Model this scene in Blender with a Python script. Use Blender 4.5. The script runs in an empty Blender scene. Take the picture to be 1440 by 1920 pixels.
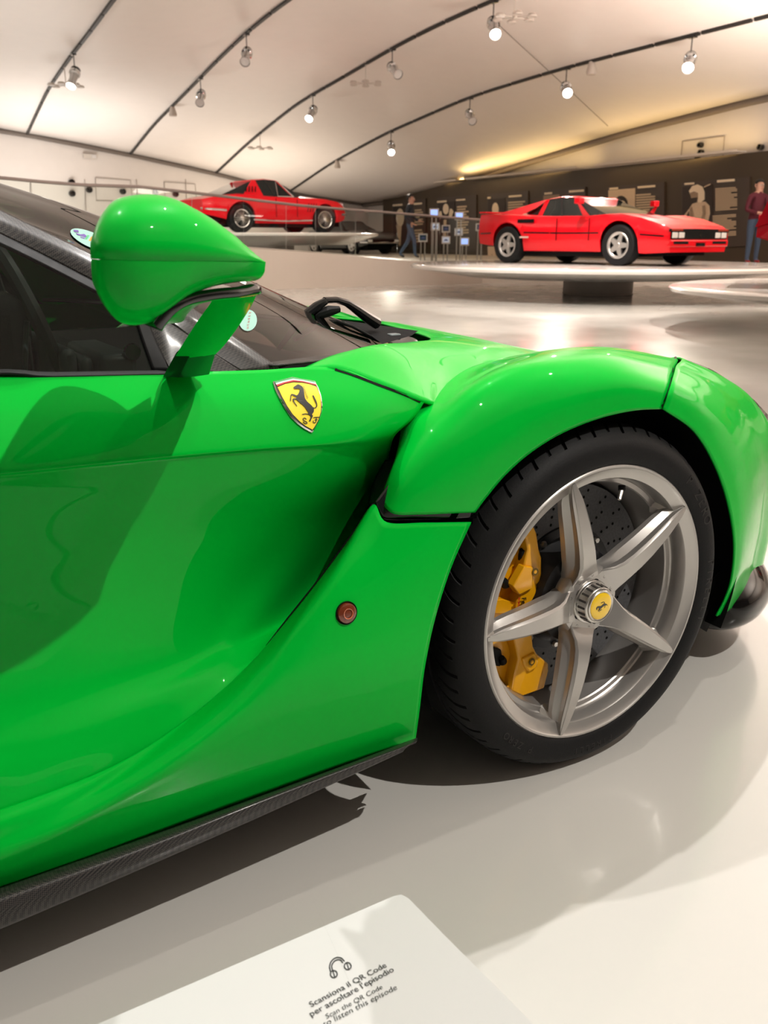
import bpy, bmesh, math, random
import numpy as np
from mathutils import Vector, Matrix
from mathutils.bvhtree import BVHTree
from mathutils.geometry import tessellate_polygon
random.seed(7)
S = bpy.context.scene
COL = S.collection
PI = math.pi
# ------------------------------------------------------------------ camera
CAM = np.array([-1.072, -1.039, 0.942]); PITCH = 0.3001; YAW = 0.5423; FPX = 1650.0
cd = bpy.data.cameras.new('camera'); cam = bpy.data.objects.new('camera', cd); COL.objects.link(cam)
cam.location = CAM; cam.rotation_euler = (PI/2-PITCH, 0, -YAW)
cd.sensor_fit = 'VERTICAL'; cd.sensor_height = 36.0; cd.lens = FPX/1920*36
cd.clip_start = 0.05; cd.clip_end = 200
cd.dof.use_dof = True; cd.dof.focus_distance = 1.45; cd.dof.aperture_fstop = 9.5
S.camera = cam
# ------------------------------------------------------------------ world, exposure
S.view_settings.view_transform = 'Standard'; S.view_settings.look = 'None'
S.view_settings.gamma = 1; S.view_settings.use_curve_mapping = False
S.view_settings.exposure = 0.0
W = bpy.data.worlds.new('world'); S.world = W; W.use_nodes = True
W.node_tree.nodes['Background'].inputs[0].default_value = (1.0, 0.92, 0.85, 1)
W.node_tree.nodes['Background'].inputs[1].default_value = 0.06
def spot_lamp(name, loc, aim, power, deg=40, blend=.3, rad=.05, col=(1, .9, .78)):
    l = bpy.data.lights.new(name, 'SPOT'); l.energy = power; l.spot_size = math.radians(deg); l.spot_blend = blend
    l.shadow_soft_size = rad; l.color = col
    o = bpy.data.objects.new(name, l); COL.objects.link(o); o.location = loc
    o.rotation_euler = (Vector(aim)-Vector(loc)).to_track_quat('-Z', 'Y').to_euler()
    return o
def area_lamp(name, loc, aim, power, sx, sy, col=(1, .86, .7)):
    l = bpy.data.lights.new(name, 'AREA'); l.energy = power; l.shape = 'RECTANGLE'; l.size = sx; l.size_y = sy; l.color = col
    o = bpy.data.objects.new(name, l); COL.objects.link(o); o.location = loc
    o.rotation_euler = (Vector(aim)-Vector(loc)).to_track_quat('-Z', 'Y').to_euler()
    return o
# ceiling spots above the green car (ceiling height there is about 5.4 m)
spot_lamp('key_spot', (0.85, -2.9, 5.3), (-0.5, 0.1, .5), 940, 34, .35, .03, (1, .95, .88))
spot_lamp('rear_spot', (1.35, 1.85, 5.4), (0.0, -0.3, 0), 630, 50, .4, .03, (1, .97, .94))
spot_lamp('far_spot', (-1.5, 2.3, 5.4), (-0.3, -0.3, 0), 520, 40, .4, .03, (1, .97, .94))
spot_lamp('front_spot', (3.4, 0.2, 5.3), (0.2, 0.0, .4), 260, 40, .5, .04, (1, .94, .86))

# hall spots that put pools of light on the floor, the ramp and the discs
for (a, b, p, dg) in (((4.0, 6.0, 5.3), (5.5, 8.5, 0), 1500, 50), ((8.0, 4.0, 5.3), (8.5, 6.0, 0), 1300, 50), ((1.5, 7.5, 5.3), (5.0, 16.0, .3), 2600, 50), ((7.5, 9.0, 5.3), (9.5, 10.6, .6), 1300, 44), ((2.0, 13.0, 5.3), (7.8, 19.5, 1.2), 1500, 40), ((3.0, 2.5, 5.3), (3.2, 3.6, 0), 500, 40), ((4.2, 5.5, 5.3), (8.0, 9.2, 0), 2200, 36)):
    spot_lamp('hall_spot', a, b, p, dg, .5, .05, (1, .92, .83))
# broad fill lamps added out of sight (behind viewer, along hall) to brighten the vault
for (x, y, z, p, c) in ((-6, -6, 1.4, 60, (1, .90, .80)), (4, -8, 1.4, 60, (1, .90, .80)), (14, -3, 1.2, 700, (1, .92, .84)), (13.2, 6.6, 1.1, 1050, (1, .90, .80)), (-11, 8, 1.4, 560, (1, .96, .92)), (-6, 18, 1.4, 820, (1, .96, .92)), (5, 28.5, .6, 240, (1, .95, .90)), (12.5, 30, .6, 150, (1, .88, .74))):
    area_lamp('vault_fill', (x, y, z), (x, y, 9), p, 3.5, 3.5, c)

# ------------------------------------------------------------------ pixel -> point helpers (rays of the survey camera)
cp_, sp_, cy_, sy_ = math.cos(PITCH), math.sin(PITCH), math.cos(YAW), math.sin(YAW)
FWD = np.array([sy_*cp_, cy_*cp_, -sp_]); RGT = np.array([cy_, -sy_, 0.]); UPV = np.cross(RGT, FWD)
def ray(u, v): return RGT*(u-720)/FPX - UPV*(v-960)/FPX + FWD
def at(u, v, Y=None, X=None, Z=None):
    d = ray(u, v)
    t = (Y-CAM[1])/d[1] if Y is not None else (X-CAM[0])/d[0] if X is not None else (Z-CAM[2])/d[2]
    return CAM+t*d
def atD(u, v, dep):                      # by horizontal depth along the view
    d = ray(u, v); return CAM+d*(dep/(d[0]*sy_+d[1]*cy_))
def on_wall(u, v, p, w):                 # on the vertical plane through p along w
    d = ray(u, v); n = (-w[1], w[0])
    t = ((p[0]-CAM[0])*n[0]+(p[1]-CAM[1])*n[1])/(d[0]*n[0]+d[1]*n[1]); return CAM+t*d

# ------------------------------------------------------------------ materials
MATS = {}
def mat(name, col, rough=.5, metal=0., coat=0., spec=.5, emit=0., trans=0., bump=0., scale=40., var=.0, alpha=1., ior=1.45, coat_rough=.03):
    if name in MATS: return MATS[name]
    m = bpy.data.materials.new(name); m.use_nodes = True; MATS[name] = m
    nt = m.node_tree; b = nt.nodes['Principled BSDF']; I = b.inputs
    I['Base Color'].default_value = (*col, 1); I['Roughness'].default_value = rough; I['Metallic'].default_value = metal
    I['Coat Weight'].default_value = coat; I['Coat Roughness'].default_value = coat_rough
    I['Specular IOR Level'].default_value = spec; I['Transmission Weight'].default_value = trans; I['IOR'].default_value = ior
    I['Alpha'].default_value = alpha
    if emit: I['Emission Color'].default_value = (*col, 1); I['Emission Strength'].default_value = emit
    tc = nt.nodes.new('ShaderNodeTexCoord'); nz = nt.nodes.new('ShaderNodeTexNoise')
    nz.inputs['Scale'].default_value = scale; nz.inputs['Detail'].default_value = 3
    nt.links.new(tc.outputs['Object'], nz.inputs['Vector'])
    mr = nt.nodes.new('ShaderNodeMapRange'); mr.inputs['To Min'].default_value = max(0, rough*(1-.12)); mr.inputs['To Max'].default_value = min(1, rough*(1.12))
    nt.links.new(nz.outputs['Fac'], mr.inputs['Value']); nt.links.new(mr.outputs['Result'], I['Roughness'])
    if var:
        mx = nt.nodes.new('ShaderNodeMix'); mx.data_type = 'RGBA'
        mx.inputs['A'].default_value = (*[c*(1-var) for c in col], 1); mx.inputs['B'].default_value = (*[min(1, c*(1+var)) for c in col], 1)
        nt.links.new(nz.outputs['Fac'], mx.inputs['Factor']); nt.links.new(mx.outputs['Result'], I['Base Color'])
    if bump:
        bp = nt.nodes.new('ShaderNodeBump'); bp.inputs['Strength'].default_value = bump; bp.inputs['Distance'].default_value = .002
        nt.links.new(nz.outputs['Fac'], bp.inputs['Height']); nt.links.new(bp.outputs['Normal'], I['Normal'])
    return m
GREEN = mat('green_paint', (0.0, .46, .034), .4, coat=.5, spec=.05, coat_rough=.012)
BLACK = mat('gloss_black', (.006, .006, .007), .12, coat=.6)
MATTE = mat('matte_black', (.004, .004, .004), .8, spec=.15)
for k_, v_ in (('Coat IOR', 1.36), ('IOR', 1.3)): GREEN.node_tree.nodes['Principled BSDF'].inputs[k_].default_value = v_
RUBBER = mat('rubber_trim', (.006, .006, .0065), .5, spec=.2)
TYRE = mat('tyre_rubber', (.008, .008, .0085), .6, spec=.22, bump=.15, scale=300)
LETTER = mat('tyre_lettering', (.022, .02, .019), .5, spec=.3)
SILVER = mat('silver_wheel_paint', (.46, .44, .42), .34, metal=.75, coat=.25, spec=.5)
STEEL = mat('machined_steel', (.62, .60, .57), .28, metal=1.)
CHROME = mat('chrome', (.8, .8, .8), .08, metal=1.)
DISC = mat('carbon_ceramic', (.085, .085, .09), .5, var=.5, scale=220, bump=.2)
YELLOW = mat('caliper_yellow', (.86, .40, .004), .32, coat=.5)
BADGEY = mat('badge_yellow', (.93, .72, .02), .3, coat=1.)
CAPY = mat('cap_yellow', (.90, .58, .01), .3, coat=1.)
REDINK = mat('red_enamel', (.6, .01, .015), .3, coat=1.)
WHITEINK = mat('white_enamel', (.8, .8, .76), .3, coat=1.)
GREENINK = mat('green_enamel', (.04, .45, .14), .3, coat=1.)
BLACKINK = mat('black_enamel', (.008, .008, .008), .35, coat=.6)
AMBER = mat('amber_lens', (.16, .03, .01), .12, coat=1.)
AMBER2 = mat('amber_core', (.62, .15, .06), .2, coat=1.)
def thin_glass(name, tint, ior=1.5, rough=0.):
    m = bpy.data.materials.new(name); m.use_nodes = True; nt = m.node_tree; nt.nodes.remove(nt.nodes['Principled BSDF']); out = nt.nodes['Material Output']
    tr = nt.nodes.new('ShaderNodeBsdfTransparent'); tr.inputs[0].default_value = (*tint, 1); gl = nt.nodes.new('ShaderNodeBsdfGlossy'); gl.inputs['Roughness'].default_value = rough
    fr = nt.nodes.new('ShaderNodeFresnel'); fr.inputs['IOR'].default_value = ior; mx = nt.nodes.new('ShaderNodeMixShader')
    nt.links.new(fr.outputs[0], mx.inputs[0]); nt.links.new(tr.outputs[0], mx.inputs[1]); nt.links.new(gl.outputs[0], mx.inputs[2]); nt.links.new(mx.outputs[0], out.inputs['Surface']); return m
GLASSDARK = thin_glass('windscreen_tint', (.16, .15, .135), 1.5)
PAPER = mat('white_card', (.50, .50, .49), .5, scale=200)
PRINT = mat('print_black', (.02, .02, .022), .5)
def carbon(name, scale, a=(.012, .012, .013), b=(.055, .048, .045)):
    m = bpy.data.materials.new(name); m.use_nodes = True; nt = m.node_tree; bs = nt.nodes['Principled BSDF']
    bs.inputs['Roughness'].default_value = .38; bs.inputs['Coat Weight'].default_value = .25; bs.inputs['Coat Roughness'].default_value = .15; bs.inputs['Specular IOR Level'].default_value = .25
    tc = nt.nodes.new('ShaderNodeTexCoord'); mp = nt.nodes.new('ShaderNodeMapping'); mp.inputs['Rotation'].default_value = (.3, .5, .785)
    ck = nt.nodes.new('ShaderNodeTexChecker'); ck.inputs['Scale'].default_value = scale
    ck.inputs['Color1'].default_value = (*a, 1); ck.inputs['Color2'].default_value = (*b, 1)
    nt.links.new(tc.outputs['Object'], mp.inputs['Vector']); nt.links.new(mp.outputs['Vector'], ck.inputs['Vector']); nt.links.new(ck.outputs['Color'], bs.inputs['Base Color'])
    bp = nt.nodes.new('ShaderNodeBump'); bp.inputs['Strength'].default_value = .25; bp.inputs['Distance'].default_value = .001
    nt.links.new(ck.outputs['Fac'], bp.inputs['Height']); nt.links.new(bp.outputs['Normal'], bs.inputs['Normal'])
    return m
CARBON = carbon('carbon_weave', 480.)

# ------------------------------------------------------------------ object helpers
def tag(o, label=None, cat=None, group=None, kind=None):
    if label: o['label'] = label
    if cat: o['category'] = cat
    if group: o['group'] = group
    if kind: o['kind'] = kind
    return o
def empty(name, loc=(0, 0, 0), rz=0., label=None, cat=None, group=None):
    o = bpy.data.objects.new(name, None); COL.objects.link(o); o.location = loc; o.rotation_euler = (0, 0, rz); o.empty_display_size = .2
    return tag(o, label, cat, group)
BASE = {}                                 # things whose parts are built in world coordinates
def link(name, me, m, parent=None, loc=None, smooth=True, kind=None):
    ms = m if isinstance(m, (list, tuple)) else [m]
    if not me.materials:
        for q in ms: me.materials.append(q)
    if smooth is not None:
        me.polygons.foreach_set('use_smooth', [bool(smooth)]*len(me.polygons))
    o = bpy.data.objects.new(name, me); COL.objects.link(o)
    if parent is not None:
        o.parent = parent
        if parent.name in BASE: o.location = [-c for c in BASE[parent.name]]
    if loc is not None: o.location = loc
    if kind: o['kind'] = kind
    return o
def mesh(name, vs, fs):
    me = bpy.data.meshes.new(name); me.from_pydata([tuple(map(float, v)) for v in vs], [], fs); me.update(); return me
def sharp(me, deg=35):
    me.set_sharp_from_angle(angle=math.radians(deg)); return me
class MB:                                 # mesh builder: collects shapes of ONE part
    def __init__(s): s.v = []; s.f = []
    def add(s, vs, fs):
        n = len(s.v); s.v += [tuple(map(float, v)) for v in vs]; s.f += [tuple(i+n for i in f) for f in fs]; return s
    def box(s, x0, x1, y0, y1, z0, z1, M=None):
        vs = [Vector((x, y, z)) for z in (z0, z1) for y in (y0, y1) for x in (x0, x1)]
        if M is not None: vs = [M@v for v in vs]
        return s.add(vs, [(0, 2, 3, 1), (4, 5, 7, 6), (0, 1, 5, 4), (2, 6, 7, 3), (0, 4, 6, 2), (1, 3, 7, 5)])
    def tube(s, pts, r, n=10, cap=True):
        pts = [Vector(map(float, p)) for p in pts]; rs = r if isinstance(r, (list, tuple)) else [r]*len(pts)
        vs = []; prev = None
        for i, p in enumerate(pts):
            t = (pts[min(i+1, len(pts)-1)]-pts[max(i-1, 0)]).normalized()
            a = t.orthogonal().normalized() if prev is None else (prev-t*prev.dot(t)).normalized()
            prev = a; b = t.cross(a)
            vs += [p+(a*math.cos(2*PI*k/n)+b*math.sin(2*PI*k/n))*rs[i] for k in range(n)]
        fs = [(i*n+k, i*n+(k+1) % n, (i+1)*n+(k+1) % n, (i+1)*n+k) for i in range(len(pts)-1) for k in range(n)]
        if cap: fs += [tuple(range(n-1, -1, -1)), tuple((len(pts)-1)*n+k for k in range(n))]
        return s.add(vs, fs)
    def lathe(s, prof, n=64, M=None, a0=0., a1=2*PI, closed_prof=False, cap=False):   # profile (r, h) turned about local Z
        full = abs(a1-a0-2*PI) < 1e-6; m = n if full else n+1; vs = []
        for k in range(m):
            a = a0+(a1-a0)*k/n
            for r, h in prof:
                v = Vector((r*math.cos(a), r*math.sin(a), h)); vs.append(M@v if M is not None else v)
        q = len(prof); fs = []
        for k in range(n):
            k2 = (k+1) % m
            for i in range(q if closed_prof else q-1):
                j = (i+1) % q; fs.append((k*q+i, k2*q+i, k2*q+j, k*q+j))
        if cap: fs += [tuple(k*q for k in range(m-1, -1, -1)), tuple(k*q+q-1 for k in range(m))]
        return s.add(vs, fs)
    def prism(s, poly, h0, h1, M=None):     # polygon in local XY extruded along Z (handles concave outlines)
        n = len(poly); vs = [Vector((x, y, h0)) for x, y in poly]+[Vector((x, y, h1)) for x, y in poly]
        tris = tessellate_polygon([[Vector((x, y, 0)) for x, y in poly]])
        if M is not None: vs = [M@v for v in vs]
        fs = [tuple(t[::-1]) for t in tris]+[tuple(i+n for i in t) for t in tris]+[(i, (i+1) % n, n+(i+1) % n, n+i) for i in range(n)]
        return s.add(vs, fs)
    def me(s, name='m'):
        m = mesh(name, s.v, s.f); bm = bmesh.new(); bm.from_mesh(m); bmesh.ops.recalc_face_normals(bm, faces=bm.faces); bm.to_mesh(m); bm.free(); return m
    def build(s, name, m, parent=None, loc=None, deg=35, kind=None, bevel=0.):
        me_ = s.me(name); o = link(name, me_, m, parent, loc, True, kind); sharp(me_, deg)
        if bevel:
            b = o.modifiers.new('bevel', 'BEVEL'); b.width = bevel; b.segments = 2; b.limit_method = 'ANGLE'; b.angle_limit = .7
        return o
def crom(P, n):                            # Catmull-Rom through rows of points (axis 0)
    P = np.asarray(P, float); k = len(P)
    if k == 2: return np.array([P[0]+(P[1]-P[0])*t for t in np.linspace(0, 1, n+1)])
    E = np.concatenate([[2*P[0]-P[1]], P, [2*P[-1]-P[-2]]]); out = []
    for i in range(k-1):
        a, b, c, d = E[i:i+4]
        for t in np.arange(n)/n:
            out.append(.5*((2*b)+(c-a)*t+(2*a-5*b+4*c-d)*t*t+(3*b-a-3*c+d)*t**3))
    out.append(P[-1]); return np.array(out)
def grid_mesh(name, G, flip=None, toward=None):
    a, b = G.shape[:2]; V = G.reshape(-1, 3)
    fs = [(i*b+j, i*b+j+1, (i+1)*b+j+1, (i+1)*b+j) for i in range(a-1) for j in range(b-1)]
    me = mesh(name, V, fs)
    if toward is not None:
        s = sum((Vector(p.normal).dot(Vector(toward)-p.center))*p.area for p in me.polygons)
        if s < 0: me.flip_normals()
    return me
def patch(name, rows, m, parent, n=8, thick=.003, toward=CAM, mirror=None):
    """rows: list of rows of 3-D points (equal length) -> smooth Catmull-Rom sheet with thickness"""
    G = np.array([[np.asarray(p, float) for p in r] for r in rows])
    G = crom(G, n); G = crom(G.transpose(1, 0, 2), n).transpose(1, 0, 2)
    me = grid_mesh(name, G, toward=toward); o = link(name, me, m, parent)
    if thick:
        s = o.modifiers.new('solid', 'SOLIDIFY'); s.thickness = thick; s.offset = -1
    if mirror is not None:
        G2 = G.copy(); G2[..., 1] = 2*mirror-G2[..., 1]; tw = np.array(toward, float); tw[1] = 2*mirror-tw[1]
        o2 = link(name, grid_mesh(name, G2, toward=tw), m, parent)
        if thick:
            s = o2.modifiers.new('solid', 'SOLIDIFY'); s.thickness = thick; s.offset = -1
    return o
def bvh_of(objs):
    vs = []; fs = []
    for o in objs:
        n = len(vs); vs += [tuple(v.co) for v in o.data.vertices]; fs += [tuple(i+n for i in p.vertices) for p in o.data.polygons]
    return BVHTree.FromPolygons(vs, fs)
def hit(tree, u, v, off=0.):
    loc, nor, i, d = tree.ray_cast(Vector(CAM), Vector(ray(u, v)).normalized())
    if loc is None: return None
    if nor.dot(Vector(ray(u, v))) > 0: nor = -nor
    return loc+nor*off
def text_mesh(s, size, ext=.0004, align='LEFT', shear=0., spacing=1., bold=0.):
    c = bpy.data.curves.new('text', 'FONT'); c.body = s; c.size = size; c.extrude = ext; c.align_x = align; c.shear = shear; c.space_character = spacing
    c.resolution_u = 3; c.offset = bold
    o = bpy.data.objects.new('text', c); COL.objects.link(o)
    me = bpy.data.meshes.new_from_object(o.evaluated_get(bpy.context.evaluated_depsgraph_get()))
    bpy.data.objects.remove(o); bpy.data.curves.remove(c); return me
# ================================================================== the hall
def wallmat(name, col, rough=.6, bump=.05, scale=3.): return mat(name, col, rough, bump=bump, scale=scale, var=.03)
CEIL = wallmat('ceiling_membrane', (.85, .79, .74), .45); WALLM = wallmat('wall_plaster', (.78, .72, .67), .6); DARKM = wallmat('wall_brown', (.050, .033, .017), .5)
FLOORM = bpy.data.materials.new('white_resin_floor'); FLOORM.use_nodes = True
def floor_nodes(m):
    nt = m.node_tree; b = nt.nodes['Principled BSDF']; tc = nt.nodes.new('ShaderNodeTexCoord')
    b.inputs['Base Color'].default_value = (.53, .515, .485, 1); b.inputs['Coat Weight'].default_value = .35; b.inputs['Coat Roughness'].default_value = .05
    n1 = nt.nodes.new('ShaderNodeTexNoise'); n1.inputs['Scale'].default_value = 2.2; n1.inputs['Detail'].default_value = 5
    mr = nt.nodes.new('ShaderNodeMapRange'); mr.inputs['To Min'].default_value = .16; mr.inputs['To Max'].default_value = .30
    nt.links.new(tc.outputs['Object'], n1.inputs['Vector']); nt.links.new(n1.outputs['Fac'], mr.inputs['Value']); nt.links.new(mr.outputs['Result'], b.inputs['Roughness'])
    # fine polishing scratches
    mp = nt.nodes.new('ShaderNodeMapping'); mp.inputs['Scale'].default_value = (9, 300, 1); mp.inputs['Rotation'].default_value = (0, 0, .5)
    n2 = nt.nodes.new('ShaderNodeTexNoise'); n2.inputs['Scale'].default_value = 1.; n2.inputs['Detail'].default_value = 2; n2.inputs['Distortion'].default_value = .6
    nt.links.new(tc.outputs['Object'], mp.inputs['Vector']); nt.links.new(mp.outputs['Vector'], n2.inputs['Vector'])
    bp = nt.nodes.new('ShaderNodeBump'); bp.inputs['Strength'].default_value = .04; bp.inputs['Distance'].default_value = .001
    nt.links.new(n2.outputs['Fac'], bp.inputs['Height']); nt.links.new(bp.outputs['Normal'], b.inputs['Normal'])
floor_nodes(FLOORM)
def struct(name, mb_or_me, m, smooth=False):
    me = mb_or_me.me(name) if isinstance(mb_or_me, MB) else mb_or_me
    return tag(link(name, me, m, None, None, smooth), kind='structure')
struct('floor', MB().box(-16, 24, -14, 36, -.2, 0), FLOORM)
# plan: the back wall runs along X, the long dark wall along -Y from the far corner
CORN = np.array([19.489, 34.440]); WV = np.array([-.04552, -.99896]); LV = np.array([-.98309, -.18310])
# ceiling vault: height along each track, measured from the back wall (survey of the tracks)
prof = {-16.: [(0, 4.9), (5, 5.3), (9, 5.45), (13, 5.5), (50, 5.5)], 0.: [(0, 4.6), (5, 5.15), (9, 5.35), (13.4, 5.5), (50, 5.55)],
        5.0: [(0, 4.24), (5.0, 4.96), (8.9, 5.21), (11.5, 5.31), (13.4, 5.43), (18, 5.6), (50, 5.6)], 8.5: [(0, 3.84), (3.65, 4.5), (6.74, 4.88), (9.74, 5.28), (12.2, 5.57), (14.6, 5.73), (18, 5.8), (50, 5.6)],
        11.95: [(0, 3.36), (4.0, 4.19), (8.2, 4.88), (11.1, 5.12), (14.1, 5.40), (16.2, 5.52), (18.05, 5.56), (22, 5.6), (50, 5.5)], 15.26: [(0, 2.80), (4.1, 3.63), (8.2, 4.24), (13.2, 4.73), (17, 4.85), (21, 4.86), (24, 4.86), (50, 4.86)],
        19.2: [(0, 2.45), (3.3, 2.47), (7.26, 2.81), (11.67, 3.34), (16.4, 3.84), (20.6, 4.14), (26, 4.3), (50, 4.4)]}
XS = sorted(prof)
def zc(x, s):
    i = max(0, min(len(XS)-2, int(np.searchsorted(XS, x))-1)); a, b = XS[i], XS[i+1]
    f = lambda k: np.interp(s, *zip(*prof[k])); t = (x-a)/(b-a); return f(a)*(1-t)+f(b)*t
def ywall(x): return CORN[1]+(x-CORN[0])/LV[0]*LV[1]
SS = np.concatenate([np.linspace(0, 24, 33), np.linspace(27, 47, 6)])
colsx = []
for x in XS:
    xx = lambda s: x+(-.0456*s if x > -1 else 0)
    z = np.array([np.interp(s, *zip(*prof[x])) for s in SS]); 
    for _ in range(2): z[1:-1] = .25*z[:-2]+.5*z[1:-1]+.25*z[2:]
    colsx.append([(xx(s), ywall(x)-s, q) for s, q in zip(SS, z)])
G = crom(np.array(colsx), 6)
ceil_me = grid_mesh('ceiling', G, toward=(0, 0, 0)); ceil_o = struct('ceiling', ceil_me, CEIL, True); ceil_o.modifiers.new('solid', 'SOLIDIFY').thickness = .15
CT = BVHTree.FromPolygons([tuple(v.co) for v in ceil_me.vertices], [tuple(p.vertices) for p in ceil_me.polygons])
def ceil_at(x, y):
    r = CT.ray_cast(Vector((x, y, 0)), Vector((0, 0, 1))); return r[0].z if r[0] else 5.4
# back wall (left in the picture) and right wall; tops follow the vault
def wall(name, p0, d, L0, L1, ztop, m, th=.3, n=30):
    nrm = np.array([-d[1], d[0]]); nrm = nrm if nrm@(p0-np.array([0, 0])) > 0 else -nrm; mb = MB(); vs = []
    for t in np.linspace(L0, L1, n):
        p = p0+d*t; q = p+nrm*th; z = ztop(t); vs += [(p[0], p[1], -.2), (p[0], p[1], z), (q[0], q[1], z), (q[0], q[1], -.2)]
    fs = [(4*i+k, 4*i+(k+1) % 4, 4*i+4+(k+1) % 4, 4*i+4+k) for i in range(n-1) for k in range(4)]
    mb.add(vs, fs+[(3, 2, 1, 0), tuple(4*(n-1)+k for k in range(4))]); return struct(name, mb, m, False)
wall('wall_back', CORN, LV, -.2, 36., lambda t: zc(CORN[0]+LV[0]*t, 0)+.12, WALLM)
wall('wall_right', CORN, WV, -.2, 47., lambda t: np.interp(t, *zip(*prof[19.2]))+.12, WALLM)
# cornice lines where vault and walls meet
CORNM = mat('cornice_grey', (.16, .13, .11), .6)
def cornice(name, pts, r):
    mb = MB().tube(pts, r, 8); struct(name, mb, CORNM, True)
cornice('trim_1', [(CORN[0]+LV[0]*t+.02, ywall(CORN[0]+LV[0]*t)-.08, zc(CORN[0]+LV[0]*t, 0)-.02) for t in np.linspace(-.1, 36, 60)], .085)
cornice('trim_2', [(CORN[0]+WV[0]*t-.35, CORN[1]+WV[1]*t, float(np.interp(t, *zip(*prof[19.2])))-.05) for t in np.linspace(.2, 46, 60)], .09)
# raised walkway along the dark wall and in the far corner, dark display wall standing on it
WKZ = .42
def wpt(u, v, off=0.):                     # point on the dark wall's face for a pixel
    return on_wall(u, v, CORN+np.array([-.55-off, 0]), WV)
struct('walkway', MB().prism([(6, 40), (8.2, 19.5), (11.4, 15.4), (16.7, 11.9), (16.7, 2), (19.5, 2), (19.5, 40)], 0, WKZ), wallmat('walkway_resin', (.62, .56, .50), .35))
D0 = wpt(718, 420); D1 = wpt(1440, 420)
def dark_wall():
    a = np.array(D0[:2]); b = a+WV*30; n = np.array([1., -.0456])*.2
    return MB().add([(a[0], a[1], WKZ), (b[0], b[1], WKZ), (b[0], b[1], 2.92), (a[0], a[1], 2.92), (a[0]+n[0], a[1]+n[1], WKZ), (b[0]+n[0], b[1]+n[1], WKZ), (b[0]+n[0], b[1]+n[1], 2.92), (a[0]+n[0], a[1]+n[1], 2.92)],
                    [(0, 1, 2, 3), (7, 6, 5, 4), (0, 4, 5, 1), (1, 5, 6, 2), (2, 6, 7, 3), (3, 7, 4, 0)])
struct('wall_display', dark_wall(), DARKM)
# ================================================================== the green sports car
YC = 0.95
gcar = empty('sports_car', (-.9, YC, 0), 0, 'glossy bright green sports car in the foreground with silver five-spoke wheel and yellow brake caliper', 'car')
BASE[gcar.name] = (-.9, YC, 0)
def uvY(*a): return [at(u, v, Y=y) for u, v, y in a]
def back(row, dx, dy=0., dz=0.):          # carry a row on towards the rear of the car
    p = np.array(row[0]); return [p+np.array([-dx*k, dy*k, dz*k]) for k in (1, .62, .32, .12)]+list(row)
# --- door / upper side panel, from the belt down to the blade, its nose rolling into the outlet slot
r0 = uvY((-80, 704, .105), (100, 703, .105), (300, 699, .105), (480, 694, .11), (625, 689, .12), (715, 721, .105), (797, 752, .10))
r1 = uvY((-80, 790, .065), (100, 779, .065), (300, 765, .065), (480, 757, .068), (615, 755, .072), (700, 768, .074), (775, 785, .088))
r2 = uvY((-80, 886, .034), (100, 868, .034), (300, 848, .036), (480, 833, .040), (600, 825, .046), (675, 821, .056), (742, 815, .085))
r2b = uvY((-80, 905, 0.037), (100, 886, 0.037), (300, 866, 0.039), (480, 850, 0.043), (600, 843, 0.051), (675, 842, 0.074), (732, 842, 0.118))
r3 = uvY((-80, 950, 0.044), (100, 930, 0.046), (300, 912, 0.05), (470, 900, 0.057), (590, 893, 0.073), (665, 893, 0.106), (722, 893, 0.185))
r4 = uvY((-80, 1060, 0.055), (100, 1040, 0.062), (270, 1020, 0.073), (420, 1005, 0.09), (530, 995, 0.115), (607, 990, 0.152), (676, 985, 0.245))
r5 = uvY((-80, 1190, 0.058), (90, 1165, 0.068), (230, 1140, 0.081), (360, 1118, 0.1), (455, 1100, 0.124), (540, 1088, 0.157), (612, 1075, 0.245))
r6 = uvY((-80, 1340, .046), (60, 1305, .054), (180, 1275, .066), (295, 1245, .082), (385, 1215, .100), (465, 1185, .122), (555, 1150, .19))
r7 = uvY((-80, 1450, .018), (40, 1415, .024), (150, 1375, .032), (255, 1330, .044), (345, 1285, .060), (430, 1235, .082), (520, 1185, .13))
r8 = uvY((-80, 1560, .004), (20, 1520, .006), (130, 1480, .012), (250, 1424, .022), (350, 1355, .034), (440, 1277, .052), (512, 1205, .080))
rows = [back(r, .95, dy) for r, dy in zip((r0, r1, r2, r2b, r3, r4, r5, r6, r7, r8), (.03, .0, -.02, -.02, .0, .0, .0, .0, .0, .0))]
door = patch('door', rows, GREEN, gcar, 9, .004, mirror=YC)
# --- lower side panel behind the wheel: blade edge on top, sill below
c0 = uvY((884, 979, 0.012), (846, 1065, 0.000), (816, 1160, -0.010), (797, 1250, -0.014), (787, 1330, -0.003), (779, 1389, 0.010))
c1 = uvY((800, 980, 0.010), (775, 1075, -0.004), (750, 1170, -0.014), (732, 1260, -0.019), (720, 1345, -0.007), (712, 1413, 0.010))
c2 = uvY((725, 979, 0.014), (700, 1080, -0.004), (672, 1182, -0.016), (652, 1277, -0.021), (640, 1362, -0.008), (630, 1442, 0.010))
c3 = uvY((699, 946, 0.040), (640, 1080, 0.000), (600, 1192, -0.015), (572, 1292, -0.021), (556, 1386, -0.008), (546, 1473, 0.010))
c4 = uvY((655, 1010, 0.050), (582, 1135, 0.004), (540, 1222, -0.012), (502, 1318, -0.020), (480, 1411, -0.008), (466, 1502, 0.010))
c5 = uvY((598, 1087, 0.056), (523, 1205, 0.008), (470, 1290, -0.010), (422, 1368, -0.019), (396, 1450, -0.008), (376, 1534, 0.010))
c6 = uvY((540, 1160, 0.060), (445, 1285, 0.012), (388, 1360, -0.008), (332, 1430, -0.018), (300, 1496, -0.008), (277, 1570, 0.010))
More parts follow.
